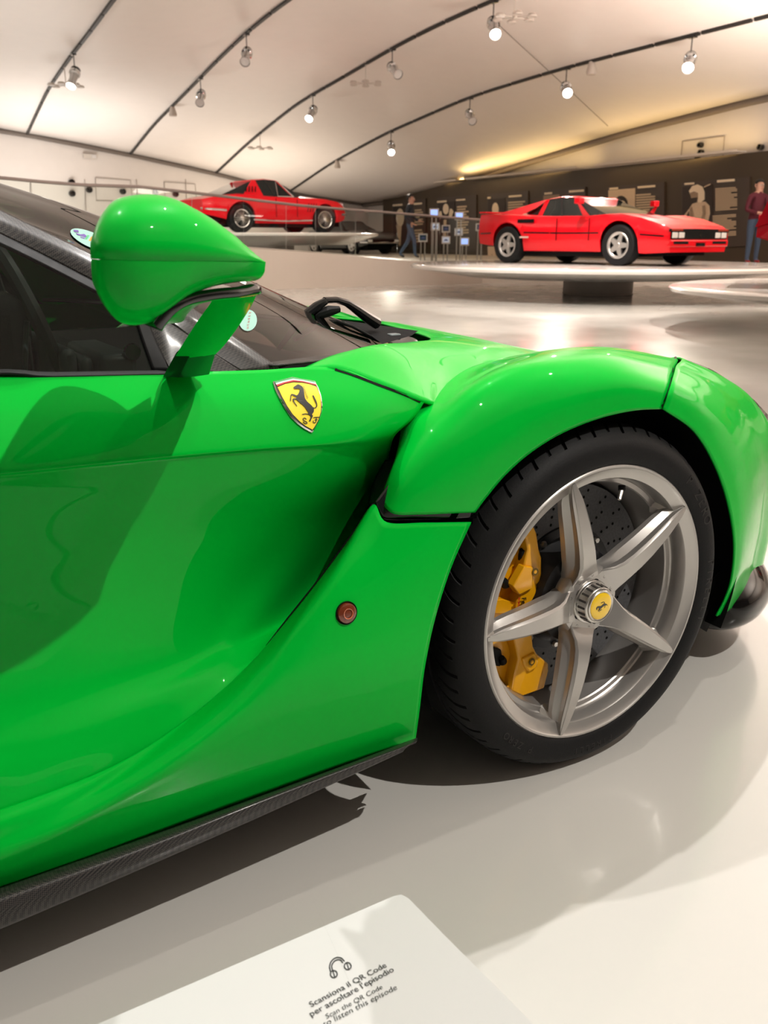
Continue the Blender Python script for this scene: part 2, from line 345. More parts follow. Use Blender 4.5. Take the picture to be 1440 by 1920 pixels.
c7 = uvY((480, 1232, 0.056), (350, 1366, 0.012), (285, 1430, -0.006), (224, 1495, -0.017), (190, 1548, -0.008), (166, 1610, 0.010))
c8 = uvY((375, 1330, 0.036), (225, 1452, 0.006), (160, 1505, -0.008), (105, 1560, -0.017), (70, 1602, -0.008), (48, 1650, 0.010))
c9 = uvY((220, 1432, 0.016), (90, 1512, -0.004), (30, 1560, -0.012), (-20, 1612, -0.018), (-50, 1650, -0.008), (-75, 1692, 0.010))
c10 = uvY((0, 1518, 0.004), (-60, 1562, -0.010), (-110, 1612, -0.016), (-150, 1665, -0.020), (-180, 1705, -0.008), (-200, 1738, 0.010))
cols = [c0, c1, c2, c3, c4, c5, c6, c7, c8, c9, c10]
cend = [[np.array(p)+np.array([-.9*k, 0, 0]) for p in c10] for k in (.14, .35, .65, 1)]
rocker = patch('rocker_panel', cols+cend, GREEN, gcar, 8, .004, mirror=YC)
# returns of the blade: recess wall behind the slot and under the fender
patch('slot_wall', [uvY((699, 946, .040), (655, 1010, .050), (598, 1087, .056), (540, 1160, .060), (500, 1212, .06)),
                    uvY((745, 930, .16), (700, 1000, .17), (640, 1080, .18), (580, 1150, .17), (530, 1200, .14))], MATTE, gcar, 6, .002)
patch('vent_strip', [uvY((705, 940, .035), (716, 968, .030), (730, 975, .030), (800, 975, .028), (893, 972, .028)),
                     uvY((735, 900, .045), (733, 935, .034), (745, 955, .03), (800, 955, .028), (900, 952, .028))], BLACK, gcar, 6, .002, mirror=YC)
patch('vent_mesh', [uvY((722, 862, .14), (745, 860, .11)), uvY((700, 905, .14), (728, 900, .08)), uvY((692, 945, .14), (712, 940, .07))], CARBON, gcar, 6, .002)
# --- carbon side skirt
skirt = [uvY((782, 1383, .000), (630, 1440, .000), (466, 1500, .000), (277, 1568, .000), (48, 1648, .000), (-75, 1690, .000), (-200, 1736, .000)),
                     uvY((779, 1391, -.020), (630, 1447, -.024), (466, 1510, -.028), (277, 1585, -.030), (48, 1668, -.030), (-75, 1710, -.030), (-200, 1757, -.030)),
                     uvY((762, 1402, -.022), (628, 1462, -.026), (464, 1534, -.030), (277, 1614, -.034), (48, 1708, -.036), (-75, 1757, -.036), (-200, 1808, -.036)),
                     uvY((755, 1410, -.012), (628, 1468, -.014), (464, 1542, -.016), (277, 1624, -.018), (48, 1722, -.020), (-75, 1772, -.020), (-200, 1823, -.020)),
                     uvY((755, 1400, .06), (640, 1450, .06), (480, 1520, .06), (290, 1600, .06), (60, 1690, .06), (-65, 1735, .06), (-195, 1780, .06))]
skirt = [r+[np.array(r[-1])+np.array([-d, 0, 0]) for d in (.12, .35, .65, 1.0)] for r in skirt]
patch('side_skirt', skirt, CARBON, gcar, 6, .002)
sk = MB().box(-2.4, -.42, 2*YC-.05, 2*YC+.02, .135, .17); sk.build('side_skirt', CARBON, gcar)
# --- front fender, from the wheel-arch lip over the crest
fA = uvY((891, 961, .006), (840, 963, .004), (785, 965, .006), (737, 963, .016), (714, 938, .046))
fB = uvY((914, 931, .004), (862, 920, .000), (802, 912, .004), (757, 903, .018), (737, 878, .052))
fC = uvY((945, 894, .002), (895, 872, -.002), (838, 853, .006), (792, 843, .024), (762, 835, .060))
fD = uvY((985, 857, .001), (938, 828, -.002), (884, 802, .010), (838, 788, .032), (803, 780, .070))
fE = uvY((1030, 826, .001), (985, 788, .000), (930, 752, .018), (884, 729, .052), (842, 737, .125))
fF = uvY((1075, 803, .001), (1036, 757, .002), (990, 711, .028), (955, 686, .075), (925, 687, .185))
fG = uvY((1130, 783, .001), (1103, 733, .004), (1070, 690, .035), (1050, 668, .085), (1030, 657, .19))
fH = uvY((1190, 770, .001), (1177, 720, .006), (1163, 684, .042), (1153, 663, .095), (1143, 651, .20))
fI = uvY((1240, 767, .002), (1253, 730, .010), (1260, 706, .050), (1265, 688, .10), (1266, 672, .20))
def over(c, dx, dy, dz): return list(c)+[np.array(c[-1])+np.array([dx, dy, dz])]
fen = [over(fA, .02, .02, .0), over(fB, .02, .03, .0), over(fC, .02, .05, .005), over(fD, .0, .08, .0), over(fE, .03, .12, -.012), over(fF, .03, .12, -.02), over(fG, .03, .12, -.022), over(fH, .03, .12, -.022), over(fI, .03, .12, -.022)]
fender = patch('front_fender', fen, GREEN, gcar, 8, .004, mirror=YC)
# --- bumper corner ahead of the shut line
bA = uvY((1241, 767, .002), (1254, 730, .010), (1261, 706, .050), (1266, 688, .10))+[at(1267, 673, Y=.20), (.45, .45, .66), (.60, .95, .62)]
bB = uvY((1300, 810, .003), (1312, 765, .012), (1322, 742, .05), (1335, 722, .11))+[at(1345, 708, Y=.22), (.60, .46, .60), (.78, .95, .57)]
bC = uvY((1340, 877, .005), (1357, 828, .016), (1372, 800, .05), (1390, 775, .12))+[at(1408, 756, Y=.24), (.74, .47, .53), (.93, .95, .51)]
bD = uvY((1364, 950, .008), (1388, 905, .020), (1410, 885, .055), (1430, 862, .13))+[at(1448, 845, Y=.27), (.76, .52, .44), (.98, .95, .43)]
bE = uvY((1374, 1020, .012), (1392, 1000, .024), (1412, 985, .08), (1426, 968, .17))+[at(1432, 955, Y=.30), (.70, .52, .36), (.95, .95, .36)]
bF = uvY((1369, 1085, .018), (1384, 1068, .03), (1400, 1052, .09), (1413, 1038, .17))+[at(1414, 1028, Y=.28), (.58, .50, .30), (.85, .95, .30)]
bG = uvY((1356, 1125, .024), (1368, 1112, .036), (1386, 1102, .09), (1398, 1092, .16))+[at(1397, 1082, Y=.27), (.50, .48, .25), (.78, .95, .25)]
bH = uvY((1341, 1154, .030), (1350, 1150, .042), (1362, 1144, .09), (1370, 1136, .15))+[at(1368, 1128, Y=.25), (.44, .45, .20), (.70, .95, .20)]
bump = [bA, bB, bC, bD, bE, bF, bG, bH]
bumper = patch('front_bumper', bump, GREEN, gcar, 8, .004, mirror=YC)
# headlamp strip on the crest, black splitter
patch('headlamp_strip', [uvY((1266, 668, .20), (1300, 679, .21), (1345, 699, .225), (1408, 745, .245), (1440, 778, .27)),
                         uvY((1268, 677, .18), (1300, 692, .19), (1345, 716, .20), (1405, 760, .225), (1440, 797, .26))], BLACK, gcar, 6, .003)
def arcpts(z, r, x0, n=9, y0=.14):
    return [(x0+r*math.sin(t), y0+.0+.80*(1-math.cos(t)), z) for t in np.linspace(.02, PI/2, n)]
spl = [[(x, y, z) for x, y in L] for z, L in ((.080, [(.53, .23), (.58, .21), (.67, .235), (.78, .33), (.90, .54), (.96, .95)]), (.085, [(.52, .19), (.57, .145), (.68, .165), (.82, .275), (.95, .50), (1.02, .95)]),
    (.12, [(.515, .17), (.565, .115), (.70, .145), (.85, .265), (.99, .50), (1.06, .95)]), (.16, [(.515, .17), (.565, .115), (.70, .15), (.84, .275), (.98, .50), (1.05, .95)]),
    (.20, [(.515, .19), (.565, .15), (.68, .185), (.81, .305), (.94, .52), (1.0, .95)]), (.225, [(.51, .24), (.55, .22), (.64, .25), (.76, .36), (.88, .56), (.94, .95)]))]
patch('front_splitter', spl, mat('splitter_black', (.004, .003, .003), .1, spec=.3, coat=.3), gcar, 5, .003, mirror=YC)
# --- hood between the fenders
h0 = [at(560, 693, Y=.125), at(625, 690, Y=.118), at(715, 722, Y=.104), at(797, 752, Y=.098), (-.26, .125, .69), (-.10, .22, .70), (.12, .30, .715), (.30, .33, .69), (.47, .42, .655)]
h1 = [(-.40, .20, .772), (-.33, .22, .775), (-.27, .22, .752), (-.23, .21, .725), (-.16, .235, .705), (-.02, .30, .70), (.14, .37, .705), (.32, .40, .68), (.48, .50, .645)]
h2 = [(-.20, .36, .757), (-.16, .37, .758), (-.12, .37, .750), (-.07, .37, .738), (.00, .38, .727), (.08, .42, .717), (.20, .46, .703), (.36, .50, .675), (.52, .60, .635)]
h3 = [(.0, .55, .742), (.03, .56, .742), (.06, .56, .738), (.10, .56, .732), (.15, .56, .724), (.21, .57, .714), (.30, .60, .695), (.42, .63, .67), (.57, .75, .63)]
h4 = [(.10, .95, .742), (.13, .95, .74), (.16, .95, .736), (.19, .95, .73), (.23, .95, .722), (.28, .95, .712), (.36, .95, .695), (.47, .95, .67), (.62, .95, .625)]
hood = patch('hood', [h0, h1, h2, h3, h4], GREEN, gcar, 7, .004, toward=(-.3, .3, 5), mirror=YC)
# --- glasshouse
belt = MB()
patch('belt_seal', [[(-1.9, .14, .795)]+uvY((-200, 700, .112), (100, 697, .112), (290, 694, .112), (322, 696, .112)), [(-1.9, .135, .785)]+uvY((-200, 706, .102), (100, 705, .102), (290, 701, .102), (322, 700, .102))], RUBBER, gcar, 5, .004)
wb = [tuple(at(505, 697, Y=.128)), (-.44, .215, .764), (-.31, .305, .752), (-.18, .42, .741), (-.07, .60, .735), (-.01, .95, .735)]
wm1 = [tuple(at(350, 590, Y=.185)), (-.55, .25, .832), (-.43, .335, .822), (-.33, .445, .813), (-.25, .61, .808), (-.19, .95, .806)]
wm2 = [tuple(at(176, 488, Y=.24)), (-.69, .30, .905), (-.59, .38, .898), (-.51, .47, .892), (-.43, .62, .888), (-.37, .95, .886)]
wt1 = [tuple(at(0, 400, Y=.30)), (-.86, .35, .978), (-.77, .42, .977), (-.70, .50, .975), (-.63, .62, .973), (-.57, .95, .973)]
wt2 = [(-1.12, .40, 1.04), (-1.08, .43, 1.046), (-1.0, .48, 1.05), (-.94, .54, 1.052), (-.88, .64, 1.054), (-.83, .95, 1.056)]
glass = patch('windscreen', [wb, wm1, wm2, wt1, wt2], GLASSDARK, gcar, 7, 0, toward=(0, 0, 3), mirror=YC)
patch('roof', [wt2, [(-1.7, .40, 1.09), (-1.7, .43, 1.095), (-1.7, .48, 1.10), (-1.7, .54, 1.105), (-1.7, .64, 1.11), (-1.7, .95, 1.115)],
               [(-2.5, .45, .98), (-2.5, .47, .985), (-2.5, .5, .99), (-2.5, .55, 1.0), (-2.5, .64, 1.0), (-2.5, .95, 1.0)]], CARBON, gcar, 6, .004, toward=(-1, 0, 4), mirror=YC)
# A pillar (carbon) and the side window
pil = [uvY((-180, 300, .33), (0, 393, .285), (178, 479, .225), (330, 560, .180), (400, 603, .163), (524, 690, .130)),
       uvY((-190, 322, .30), (0, 413, .262), (178, 500, .205), (325, 580, .162), (395, 627, .145), (500, 694, .122)),
       uvY((-200, 350, .285), (0, 437, .250), (178, 527, .196), (318, 604, .152), (385, 655, .135), (455, 697, .118))]
for r_, e_ in zip(pil, ((-1.75, .40, 1.085), (-1.75, .375, 1.06), (-1.75, .36, 1.03))): r_.insert(0, (np.array(r_[0])+np.array(e_))/2+np.array([0, -.004, .02])); r_.insert(0, np.array(e_))
patch('a_pillar', pil, CARBON, gcar, 8, .006, mirror=YC)
patch('pillar_seal', [uvY((-200, 352, .282), (0, 438, .248), (178, 528, .194), (275, 580, .165)), uvY((-200, 372, .262), (0, 456, .230), (178, 545, .180), (262, 592, .155))], RUBBER, gcar, 6, .004)
WINGLASS = thin_glass('side_window_tint', (.42, .50, .46), 1.5)
sw_rows = [uvY((-260, 330, .275), (0, 456, .228), (178, 545, .178), (262, 592, .153), (268, 600, .150)),
                            uvY((-260, 520, .20), (0, 575, .175), (130, 620, .15), (262, 640, .135), (280, 660, .130)),
                            uvY((-260, 700, .118), (0, 698, .118), (130, 696, .118), (262, 695, .116), (290, 694, .116))]
sw_rows = [[np.array(e_)]+r_ for r_, e_ in zip(sw_rows, ((-1.75, .365, 1.03), (-1.75, .26, .91), (-1.75, .125, .79)))]
win = patch('side_window', sw_rows, WINGLASS, gcar, 7, 0, mirror=YC)
patch('window_frame', [uvY((252, 588, .148), (268, 640, .130), (287, 697, .112)), uvY((276, 596, .146), (296, 645, .128), (322, 697, .108))], RUBBER, gcar, 6, .005)
# sail panel below the mirror
patch('sail_panel', [uvY((274, 600, .150), (296, 600, .146), (318, 606, .143), (352, 628, .134), (400, 662, .122), (452, 696, .112)),
                     uvY((292, 640, .132), (308, 640, .129), (330, 645, .126), (358, 660, .12), (402, 680, .115), (448, 697, .111)),
                     uvY((322, 699, .106), (330, 699, .106), (350, 699, .106), (372, 699, .106), (408, 698, .107), (446, 698, .11))], CARBON, gcar, 6, .005)
# cowl (carbon) under the windscreen with the wiper well
patch('cowl', [[(-.560, .118, .772), (-.42, .180, .766), (-.29, .27, .756), (-.16, .385, .747), (-.03, .57, .741), (.03, .95, .741)],
               [(-.562, .150, .772), (-.45, .222, .766), (-.32, .312, .754), (-.19, .427, .743), (-.08, .61, .737), (-.02, .95, .737)]], CARBON, gcar, 6, .003, toward=(0, 0, 4), mirror=YC)
# cabin: floor tub, dashboard, seats, wheel
tub = MB().box(-2.2, -.15, .36, 2*YC-.36, .16, .62); tub.build('cabin_tub', MATTE, gcar, bevel=.02)
TRIM = mat('dark_alcantara', (.04, .046, .046), .75, bump=.3, scale=400)
TRIM2 = mat('satin_trim', (.13, .16, .16), .38)
dash = MB()
for (u0, u1, v0, v1, y0, y1) in ((20, 68, 624, 710, .46, .62), (70, 108, 634, 710, .44, .60), (112, 150, 656, 710, .42, .58), (152, 180, 672, 710, .40, .55), (186, 262, 666, 710, .36, .6)):
    a = at(u0, v0, Y=y0); b = at(u1, v1, Y=y0); dash.box(a[0], b[0], y0, y1, b[2]-.05, a[2])
dash.build('dashboard', TRIM2, gcar, bevel=.012)
cowltop = MB().box(-.62, -.18, .30, 2*YC-.30, .60, .70); cowltop.build('dashboard_top', TRIM, gcar, bevel=.03)
st = MB(); a = at(-10, 545, Y=.5); st.box(a[0]-.14, a[0]+.045, .45, .68, .60, a[2]); st.box(a[0]-.3, a[0]-.02, .36, .86, .3, .72)
st.build('seat', TRIM, gcar, bevel=.035)
swc = at(60, 640, Y=.62); sw = MB()
sw.tube([Vector(swc)+Vector((.03*math.sin(t)*0-.05*math.sin(t), .17*math.cos(t), .165*math.sin(t))) for t in np.linspace(0, 2*PI, 33)], .013, 8); sw.build('steering_wheel', TRIM2, gcar)
ra = at(50, 602, Y=.30); rb = at(46, 700, Y=.30); MB().tube([ra, rb], .004, 8).build('grab_rail', TRIM2, gcar)
vent = at(248, 660, Y=.36); MB().lathe([(0, .004), (.012, .004), (.014, 0), (.012, -.01)], 20, Matrix.Translation(vent)@Matrix.Rotation(PI/2, 4, 'X')).build('air_vent', CHROME, gcar)
# underbody, wheel housing, rear volume (blocks the light as the real car does)
ub = MB().box(-2.4, -.45, .06, 2*YC-.06, .135, .19); ub.box(-.42, .45, .34, 2*YC-.34, .12, .60); ub.box(.38, .85, .40, 2*YC-.40, .10, .30)
ub.box(-3.4, -2.2, .12, 2*YC-.12, .14, .80)
ub.build('underbody', MATTE, gcar)
liner = MB(); cx, cz = 0., .33
ring = []
for a in np.linspace(-.42, PI+.35, 40):
    for y in (.02, .33): ring.append((cx+.02+.385*math.cos(a), y, cz+.365*math.sin(a)))
fs = [(2*i, 2*i+1, 2*i+3, 2*i+2) for i in range(39)]
liner.add(ring, fs); liner.add([(cx-.36, .33, .17), (cx+.36, .33, .17), (cx+.36, .33, .70), (cx-.36, .33, .70)], [(0, 1, 2, 3)])
lo = liner.build('wheel_arch_liner', MATTE, gcar)
flap = MB(); a0 = at(1343, 1150, Y=.06); flap.add(uvY((1362, 1060, .06), (1340, 1150, .06), (1325, 1185, .06), (1303, 1172, .06), (1330, 1090, .06))+uvY((1362, 1060, .12), (1340, 1150, .12), (1325, 1185, .12), (1303, 1172, .12), (1330, 1090, .12)),
    [(0, 1, 2, 3, 4), (9, 8, 7, 6, 5)]+[(i, (i+1) % 5, 5+(i+1) % 5, 5+i) for i in range(5)]); flap.build('arch_flap', MATTE, gcar)
# --- decals that sit on the skin: found by looking along the survey rays onto the built surfaces
TREE = bvh_of([door, rocker, fender, bumper, hood])
def decal(name, pts, m, parent, off=.0012, thick=0., tree=None):
    vs = [hit(tree or TREE, u, v, off) for u, v in pts]
    if any(p is None for p in vs): print('decal miss', name); return None
    t = tessellate_polygon([[Vector((u, -v, 0)) for u, v in pts]])
    me = mesh(name, vs, [tuple(x) for x in t])
    s = sum((Vector(p.normal).dot(Vector(CAM)-p.center)) for p in me.polygons)
    if s < 0: me.flip_normals()
    o = link(name, me, m, parent)
    if thick:
        q = o.modifiers.new('solid', 'SOLIDIFY'); q.thickness = thick; q.offset = 0
    return o
def strip(name, pts, w, m, parent, off=.0006, tree=None, n=4):       # narrow dark shut line laid in the skin
    pts = crom([(*p, 0) for p in pts], n)[:, :2]; vs = []
    for i, p in enumerate(pts):
        t = pts[min(i+1, len(pts)-1)]-pts[max(i-1, 0)]; nrm = np.array([-t[1], t[0]])/max(1e-6, np.hypot(*t))
        for s in (-.5, .5):
            h_ = hit(tree or TREE, *(p+nrm*w*s), off)
            if h_ is None: return None
            vs.append(h_)
    return link(name, mesh(name, vs, [(2*i, 2*i+1, 2*i+3, 2*i+2) for i in range(len(pts)-1)]), m, parent)
strip('shut_line', [(628, 693), (660, 703), (715, 724), (760, 741), (788, 754)], 4.5, MATTE, gcar)
strip('shut_line', [(1262, 690), (1258, 715), (1248, 745), (1240, 762)], 2.2, MATTE, gcar)
# side lamp
lamp = MB(); lc = hit(TREE, 649, 1149, 0.); ln = (hit(TREE, 649, 1149, .01)-lc).normalized()
LM = Matrix.Translation(lc)@ln.to_track_quat('Z', 'Y').to_matrix().to_4x4()
lo_ = MB().lathe([(0, .006), (.010, .006), (.0145, .004), (.0155, 0), (.0155, -.004)], 28, LM).build('side_lamp', AMBER, gcar)
MB().lathe([(.0066, .0072), (.0078, .0078), (.0078, .0066)], 24, LM, closed_prof=True).build('lamp_ring', AMBER2, lo_)
MB().lathe([(.0155, .001), (.0170, .0025), (.0175, -.002)], 28, LM).build('lamp_gasket', RUBBER, lo_)
# ================================================================== front wheel (part of the car)
WR = .322
WM = Matrix.Translation((0, 0, WR))@Matrix.Rotation(PI/2, 4, 'X')      # local: x->X, y->Z, z -> outwards (-Y)
def wl(x, y, z): return WM@Vector((x, y, z))
def lathe_w(prof, n=96, closed=False): return MB().lathe(prof, n, WM, closed_prof=closed)
# rim: lip, inner step, ridge, barrel   (r, outward)
rim_prof = [(.2555, -.020), (.2575, -.006), (.2565, .000), (.2535, .0025), (.2505, .002), (.2475, -.001), (.236, -.006), (.2305, -.0085), (.2285, -.012),
            (.2265, -.040), (.2245, -.0425), (.2165, -.0435), (.2145, -.046), (.2095, -.075), (.206, -.10), (.203, -.21), (.215, -.235), (.2555, -.235), (.2535, -.02)]
rim = lathe_w(rim_prof, 128).build('front_wheel', SILVER, gcar, deg=28)
# tyre with real shoulder grooves
def make_tyre():
    prof = [(.256, .001), (.259, .0035), (.266, .006), (.276, .0072), (.286, .0068), (.296, .0035), (.3035, -.0025), (.3080, -.0070), (.3110, -.0110), (.3145, -.0165), (.3178, -.0235), (.3200, -.034), (.3212, -.046), (.3216, -.058), (.3216, -.062), (.3140, -.063), (.3140, -.071), (.3217, -.072), (.322, -.10), (.322, -.150), (.3205, -.205), (.315, -.225), (.30, -.242), (.28, -.248), (.256, -.236)]
    N = 1080; q = len(prof); vs = []; fs = []
    sl = [0.]*q                                             # slant of the grooves, carried by the mesh columns
    for i, (r, h) in enumerate(prof):
        d = min(1, max(0, (h+.007)/(-.055))); sl[i] = (.055*d+.05*d*d)*1.2
    for k in range(N):
        f = (k/36) % 1
        for i, (r, h) in enumerate(prof):
            if 8 <= i <= 13 and min(f, 1-f) < .045: r -= .0065
            elif 9 <= i <= 11 and abs(f-.5) < .03: r -= .0045
            a = 2*PI*k/N-sl[i]; vs.append(wl(r*math.cos(a), r*math.sin(a), h))
    for k in range(N):
        k2 = (k+1) % N
        for i in range(q-1): fs.append((k*q+i, k2*q+i, k2*q+i+1, k*q+i+1))
    b = MB(); b.v = [tuple(v) for v in vs]; b.f = fs; return b
tyre = make_tyre().build('tyre', TYRE, rim, deg=40)
def arc_text(s, r, a_mid, size, mtl, parent, name, h=.0075, step=None, flip=False, ext=.0006, tilt=0.):
    b = MB(); step = step or size*.80/r; n = len(s)
    for i, ch in enumerate(s):
        if ch == ' ': continue
        a = a_mid-(i-(n-1)/2)*step if not flip else a_mid+(i-(n-1)/2)*step
        me = text_mesh(ch, size, ext, 'CENTER')
        rot = a-PI/2 if not flip else a+PI/2
        L = WM@Matrix.Translation((r*math.cos(a), r*math.sin(a), h))@Matrix.Rotation(rot, 4, 'Z')@Matrix.Rotation(tilt, 4, 'X')@Matrix.Translation((0, -size*.35, 0))
        b.add([L@v.co for v in me.vertices], [tuple(p.vertices) for p in me.polygons]); bpy.data.meshes.remove(me)
    o = b.build(name, mtl, parent); o['kind'] = 'stuff'; return o
arc_text('P ZERO', .283, .62, .026, LETTER, rim, 'tyre_lettering', h=.0068)
arc_text('PIRELLI', .283, -.10, .024, LETTER, rim, 'tyre_lettering', h=.0068)
arc_text('PIRELLI', .283, -1.55, .018, LETTER, rim, 'tyre_lettering', h=.0068)
arc_text('P ZERO', .283, -2.25, .018, LETTER, rim, 'tyre_lettering', h=.0068)
# five spokes with a flat face and a scooped channel down each flank
def spoke(ang):
    st = [(.036, .0320, -.0225, .038), (.050, .0310, -.0212, .040), (.060, .0262, -.0155, .045), (.072, .0205, -.0075, .050), (.088, .0165, -.0012, .052), (.110, .0146, .0036, .052), (.140, .0131, .0068, .050), (.170, .0114, .0078, .047), (.195, .0097, .0074, .044), (.215, .0081, .0063, .040), (.230, .0066, .0050, .034), (.2425, .0046, .0034, .014), (.2490, .0030, .0020, .004)]
    vs = []
    for r, w, h, dp in st:
        dp *= .85
        f = min(1, max(0, (r-.05)/.05))*min(1, max(0, (.247-r)/.035)); e = .0068*f+.0008
        sec = [(w*.93, h), (w, h-.0012), (w+e*.50, h-dp*.10), (w+e*.10, h-dp*.24), (w+e*.05, h-dp*.46), (w+e*.80, h-dp*.66), (w+e*1.25, h-dp*.76), (w+e*1.45, h-dp)]
        full = [(-t, y) for t, y in sec[::-1]]+sec
        for t, y in full:
            x_, y_ = r*math.cos(ang)-t*math.sin(ang), r*math.sin(ang)+t*math.cos(ang); vs.append(wl(x_, y_, y))
    q = 16; fs = [(i*q+k, (i+1)*q+k, (i+1)*q+k+1, i*q+k+1) for i in range(len(st)-1) for k in range(q-1)]
    return MB().add(vs, fs)
PH = .6486
for k in range(5): spoke(PH+2*PI*k/5+.0).build('spoke', SILVER, rim, deg=24)
# webs where spoke meets the barrel ridge
for k in range(5):
    a = PH+2*PI*k/5; b = MB(); vs = []
    for s_ in (-1, 1):
        for (r, t, h) in ((.231, .010, -.012), (.231, .026, -.036), (.2145, .023, -.046), (.208, .012, -.046), (.222, .009, -.016)):
            aa = a; x_, y_ = r*math.cos(aa)-s_*t*math.sin(aa), r*math.sin(aa)+s_*t*math.cos(aa); vs.append(wl(x_, y_, h))
    b.add(vs, [(0, 1, 2, 4), (4, 2, 3), (5, 9, 7, 6), (9, 8, 7), (0, 4, 9, 5), (4, 3, 8, 9)]); b.build('spoke_foot', SILVER, rim, deg=20)
# hub: disc, nut with slots, yellow cap with horse
lathe_w([(.066, -.062), (.066, -.030), (.062, -.0235), (.056, -.0220), (.0425, -.0220), (.0415, -.0245), (.0415, -.06)], 72).build('hub_flange', SILVER, rim)
for k in range(10):
    a = PH+.3+2*PI*k/10; L = WM@Matrix.Translation((.0505*math.cos(a), .0505*math.sin(a), -.0222))
    MB().lathe([(0, -.0005), (.0021, -.0005), (.0026, .0008), (.0020, .0009), (.0019, .0002)], 12, L).build('hub_hole', mat('hole_shadow', (.06, .055, .05), .4, metal=.8), rim)
nut = lathe_w([(.0405, -.03), (.0405, -.0195), (.0395, -.0183), (.0360, -.0178), (.0350, -.0165), (.0340, -.0020), (.0330, .0010), (.0320, .0018), (.0300, .0020), (.0295, .0015), (.0292, .0042), (.0282, .0052), (.0262, .0050), (.0250, .0040)], 96).build('center_lock_nut', STEEL, rim)
for k in range(18):
    a = 2*PI*k/18; b = MB()
    for r0, r1, h0, h1 in ((.0333, .0362, -.0165, -.0010),):
        cs = [(r0, -.0019, h0), (r1, -.0019, h0), (r1-.001, -.0019, h1), (r0-.001, -.0019, h1), (r0, .0019, h0), (r1, .0019, h0), (r1-.001, .0019, h1), (r0-.001, .0019, h1)]
        b.add([wl(r*math.cos(a)-t*math.sin(a), r*math.sin(a)+t*math.cos(a), h) for r, t, h in cs], [(0, 1, 2, 3), (7, 6, 5, 4), (0, 4, 5, 1), (1, 5, 6, 2), (2, 6, 7, 3), (3, 7, 4, 0)])
    b.build('nut_slot', mat('slot_shadow', (.035, .03, .027), .5), rim)
capd = lathe_w([(0, .0062), (.015, .0062), (.0225, .0056), (.0248, .0046), (.0252, .002)], 48).build('hub_cap', CAPY, rim)
# horse outline, in its own unit frame (from the shield, about 40 x 62 units)
HORSE = [(61, 36), (66, 32.5), (69, 31), (72, 32), (76, 34.5), (78, 38), (79, 43), (79.5, 48), (80, 52), (81, 55), (84, 59), (88, 62.5), (92, 66), (94, 68.6), (97, 69), (99, 67), (99.5, 64), (97.5, 59), (95.5, 55), (94, 52), (93, 49.5), (95, 49), (97, 53), (99.5, 58), (101, 63), (101, 67), (98.5, 70), (95.2, 70.5),
         (95.5, 73), (95, 76), (92.5, 79.5), (92, 80.8), (93.8, 82.5), (92.5, 85.5), (90.5, 89), (89.5, 91.5), (86.5, 91.5), (88.5, 88), (90, 84.5), (89, 82), (87, 80.7), (81, 80), (77, 81), (74.5, 80.5), (76, 79.5), (81, 78.5), (86, 79), (85.5, 76), (83, 72.5), (80.5, 68.5), (77, 65), (73, 62), (70, 59),
         (67, 56.6), (62, 56.2), (62.5, 59), (65, 63), (67.5, 66.5), (66.5, 67), (63.5, 63.5), (60.5, 59), (59.5, 55.5), (61, 54.2), (65.5, 54.3), (66, 52), (62, 50.5), (58.5, 49), (57.5, 51), (57.2, 55), (57, 58.5), (55.5, 58), (55.8, 53), (56.5, 48.5), (58, 46.8), (62, 47.5), (66.5, 49.5), (69, 47.5), (71, 44), (72, 40), (71, 38.2), (68, 38), (64.5, 38.5), (62, 37.8)]
def horse_prism(M_, h0, h1): return MB().prism([(x, -y) for x, y in HORSE], h0, h1, M_)
HC = Matrix.Translation((-79, 61, 0))
L = WM@Matrix.Translation((0, 0, .0060))@Matrix.Rotation(1.25, 4, 'Z')@Matrix.Scale(.00042, 4)@Matrix.Scale(1.0, 4)@HC
horse_prism(L, 0, 2.2).build('cap_horse', BLACKINK, rim)
MB().lathe([(.0335, 0), (.0335, 0)], 3)
# valve
va = PH+.62; vb = MB(); vb.tube([wl(.214*math.cos(va), .214*math.sin(va), -.030), wl(.206*math.cos(va), .206*math.sin(va), -.027)], .0065, 12)
vv = vb.build('tyre_valve', RUBBER, rim); vc = MB(); vc.tube([wl(.209*math.cos(va), .209*math.sin(va), -.028), wl(.200*math.cos(va+.02), .200*math.sin(va+.02), -.024), wl(.190*math.cos(va+.05), .190*math.sin(va+.05), -.018)], [.004, .0042, .0033], 10); vc.build('valve_cap', STEEL, rim)
# brake disc, bell, drilled holes
dy = -.100
lathe_w([(.118, dy), (.199, dy), (.200, dy-.002), (.200, dy-.030), (.199, dy-.032), (.118, dy-.032), (.118, dy)], 96).build('brake_disc', DISC, rim)
lathe_w([(.122, dy-.004), (.120, dy+.004), (.104, dy+.006), (.096, dy+.020), (.088, dy+.045), (.06, dy+.05), (.02, dy+.05)], 72).build('disc_bell', mat('bell_dark', (.03, .03, .032), .3, metal=.5), rim)
hb = MB()
for k in range(48):
    for j, r in enumerate((.132, .146, .160, .174, .188)):
        a = 2*PI*k/48+(j % 3)*.044+j*.05
        if k % 2 == j % 2:
            L = WM@Matrix.Translation((r*math.cos(a), r*math.sin(a), dy+.0003)); hb.lathe([(0, 0), (.0025, 0), (.0029, .0002)], 8, L)
o = hb.build('drilled_holes', MATTE, rim); o['kind'] = 'stuff'
for k in range(10):
    a = 2*PI*k/10+.2; L = WM@Matrix.Translation((.111*math.cos(a), .111*math.sin(a), dy+.005)); MB().lathe([(0, .006), (.005, .006), (.0065, .004), (.0065, 0)], 6, L).build('disc_bolt', STEEL, rim)
